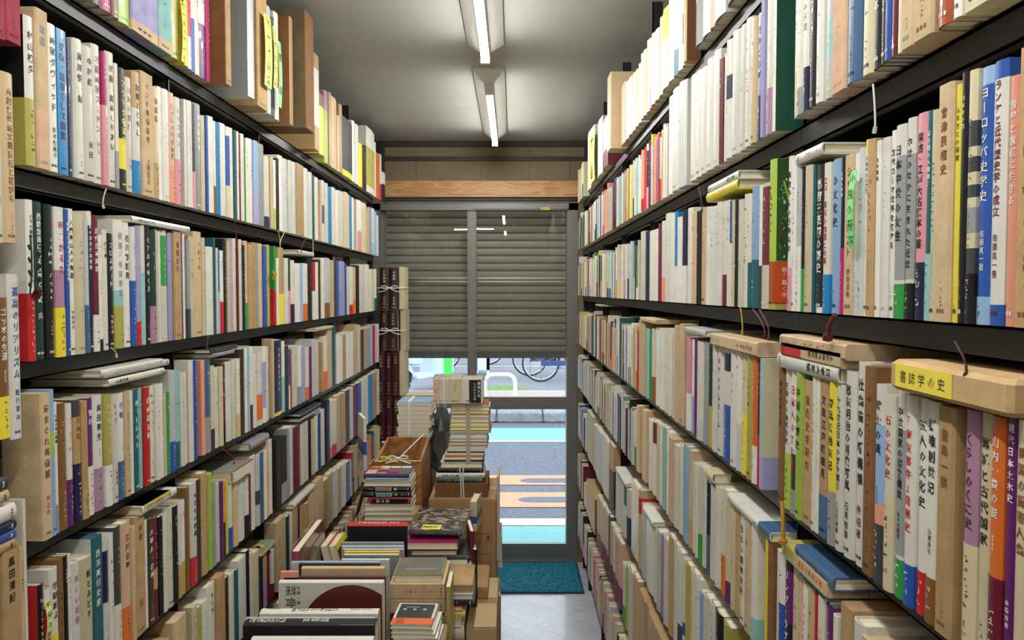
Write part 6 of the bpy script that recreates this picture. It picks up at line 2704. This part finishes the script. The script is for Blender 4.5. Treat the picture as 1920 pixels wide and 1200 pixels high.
# yellow paper rosette
pl = XL + 0.008
Yr, zr = on_x(511, 516, pl)
mb = MB()
rng = random.Random(6)
for k in range(22):
    a = 2 * math.pi * k / 11 + (0.3 if k > 10 else 0)
    R1 = 0.015 if k < 11 else 0.009
    p = Vector((pl + (0.006 if k > 10 else 0.002), Yr, zr))
    e1 = Vector((0, math.cos(a), math.sin(a))); e2 = Vector((0, -math.sin(a), math.cos(a)))
    mb.face([p, p + e1 * R1 * 0.8 + e2 * R1 * 0.35 + Vector((0.005, 0, 0)), p + e1 * R1, p + e1 * R1 * 0.8 - e2 * R1 * 0.35 + Vector((0.002, 0, 0))], lin('#e8df3a'))
    mb.face([p, p + e1 * R1 * 0.8 - e2 * R1 * 0.35 + Vector((0.002, 0, 0)), p + e1 * R1, p + e1 * R1 * 0.8 + e2 * R1 * 0.35 + Vector((0.005, 0, 0))], lin('#d6cd30'))
o = mb.build('paper_rosette', M['tint']); tag(o, 'small bright yellow paper rosette pinned to a pale green spine', 'rosette')
# red paper-backed artificial rose sprig at the near bay edge
root = thing('artificial_rose', loc=(XL + 0.012, on_x(42, 500, XL)[0], on_x(42, 500, XL)[1]))
mb = MB(); mb.tube([(0, 0, 0.045), (0.003, -0.002, 0.02), (0, 0.002, -0.01), (-0.002, 0, -0.04)], 0.0012, seg=5); mb.build('stem', mat('rose_stem', '#23301c', 0.7), root)
mb = MB()
for k in range(8):
    z_ = 0.025 - 0.009 * k; sg = 1 if k % 2 else -1
    c0 = Vector((0.004, sg * 0.004, z_)); t1 = Vector((0.006, sg * 0.017, z_ + 0.004))
    mb.face([c0, (c0 + t1) / 2 + Vector((0, 0, 0.005)), t1, (c0 + t1) / 2 - Vector((0, 0, 0.005))], lin('#20382a')); mb.face([t1, (c0 + t1) / 2 + Vector((0, 0, 0.005)), c0, (c0 + t1) / 2 - Vector((0, 0, 0.005))], lin('#20382a'))
mb.build('leaf', mat('rose_leaf', attr=True, rough=0.4), root)
mb = MB()
for k in range(10):
    a = k * 0.9; R1 = 0.005 + 0.0006 * k
    p = Vector((0.003 + 0.002 * math.cos(a), R1 * 0.6 * math.cos(a), -0.045 + R1 * 0.6 * math.sin(a)))
    mb.face([p, p + Vector((0.004, 0.005, 0.004)), p + Vector((0.006, 0, 0.008)), p + Vector((0.004, -0.005, 0.004))], lin('#6a1220'))
    mb.face([p + Vector((0.004, -0.005, 0.004)), p + Vector((0.006, 0, 0.008)), p + Vector((0.004, 0.005, 0.004)), p], lin('#6a1220'))
mb.build('petal', M['tint'], root)
tag(root, 'dark red artificial rose with leaves hanging on the near left bookcase post', 'artificial flower')

# --- books of the bay level with the camera on the left wall
def near_left(x0, x1, yt, yb, kind, c, tc, tt, label, bands=(), side=None, author=''):
    tt, _, author = tt.partition('/')
    y0, y1 = on_x(x0, 545, XL)[0], on_x(x1, 545, XL)[0]
    zb_ = on_x((x0 + x1) / 2, yb, XL)[1]; zt_ = on_x((x0 + x1) / 2, yt, XL)[1]
    s = dict(w=y1 - y0 - 0.0004, h=zt_ - zb_, d=0.14, kind=kind, c=c, tc=tc, title=tt, author=author, bands=list(bands), near=-1, side=side, sd=int(x0 * 5 + yt))
    make_book(s, frame((XL + 0.004, (y0 + y1) / 2, zb_), (0, 1, 0), (-1, 0, 0)), label, 'books in the bay beside the camera')
    return zb_
z1_ = near_left(18, 47, -100, 86, 'x', '#a83a48', 'm', '', 'rose red slipcase at the top corner, its base over the cream books')
near_left(-12, 18, -100, 76, 'x', '#a83a48', 'm', '', 'second rose red slipcase, cut by the photo edge at the top corner')
z2_ = near_left(8, 33, 141, 456, 'h', 't', 'br', '舟越保武画文集巨石と花びら', 'tall tan book with vertical title beside the black bookcase post', author='')
near_left(-14, 8, 170, 455, 'h', 'iv', 'dk', '美術の道/玄', 'ivory book cut by the photo edge beside the tall tan one')
z3_ = near_left(12, 34, 514, 824, 'h', 'w', 'b', '孤高のリアリズム/執行草舟', 'tall white book with blue vertical title in the near bay')
near_left(-12, 12, 558, 824, 'h', 'br', 'w', 'ゴッホの生涯/嘉門安雄', 'brown book with white title and yellow band in the near bay', bands=[(0, 0.3, 'y')])
z4_ = near_left(-14, 20, 1030, 1290, 'x', 'k', 'bk', '黒田清記/富本憲', 'kraft slipcase with large black title at the bottom corner')
near_left(20, 28, 1032, 1290, 'h', 't', 'br', 'フランスの美術たち', 'tan book beside the kraft slipcase at the bottom corner')
near_left(28, 34, 940, 1290, 'h', 'iv', 'dk', '_', 'thin tall ivory book at the edge of the bottom corner books')
for k, (x0, x1, ya, yb, c, tc, tt, lb) in enumerate(((-20, 15, 893, 916, 'dk', 'w', '_', 'charcoal flat book topmost in the little stack of the near bay'), (-20, 18, 918, 940, 't', 'bk', '_', 'tan flat book second in the little stack of the near bay'),
                                         (-20, 31, 941, 972, 'w', 'rd', 'ぬものう', 'white flat book with red title in the near bay stack'), (-20, 31, 974, 990, 'n', 'w', 'ルネッサンス', 'navy banded flat book in the near bay stack'),
                                         (-20, 30, 992, 1008, 'b', 'w', '戸海南文', 'blue flat book in the near bay stack'), (-20, 30, 1009, 1027, 'k', 'bk', '_', 'kraft flat book lowest in the near bay stack'))):
    pl = XL + 0.006
    y1_, zt_ = on_x(x1, ya, pl); y0_ = on_x(x0, ya, pl)[0]
    zt_ = on_x(x1, ya, pl)[1]; zb_ = on_x(x1, yb, pl)[1]
    y0_ = y1_ - 0.13
    s = dict(w=zt_ - zb_, h=y1_ - y0_, d=0.14, kind='h', c=c, tc=tc, title=tt, bands=[], near=1, sd=200 + k)
    make_book(s, frame((pl, y1_, (zt_ + zb_) / 2), (0, 0, 1), (-1, 0, 0)), lb, 'flat books in the bay beside the camera')
bpy.data.objects.remove(_fo)
for lb, obs in LABELS.items():
    if len(obs) > 1:
        print('DUP', len(obs), lb)
print('label count', len(LABELS))
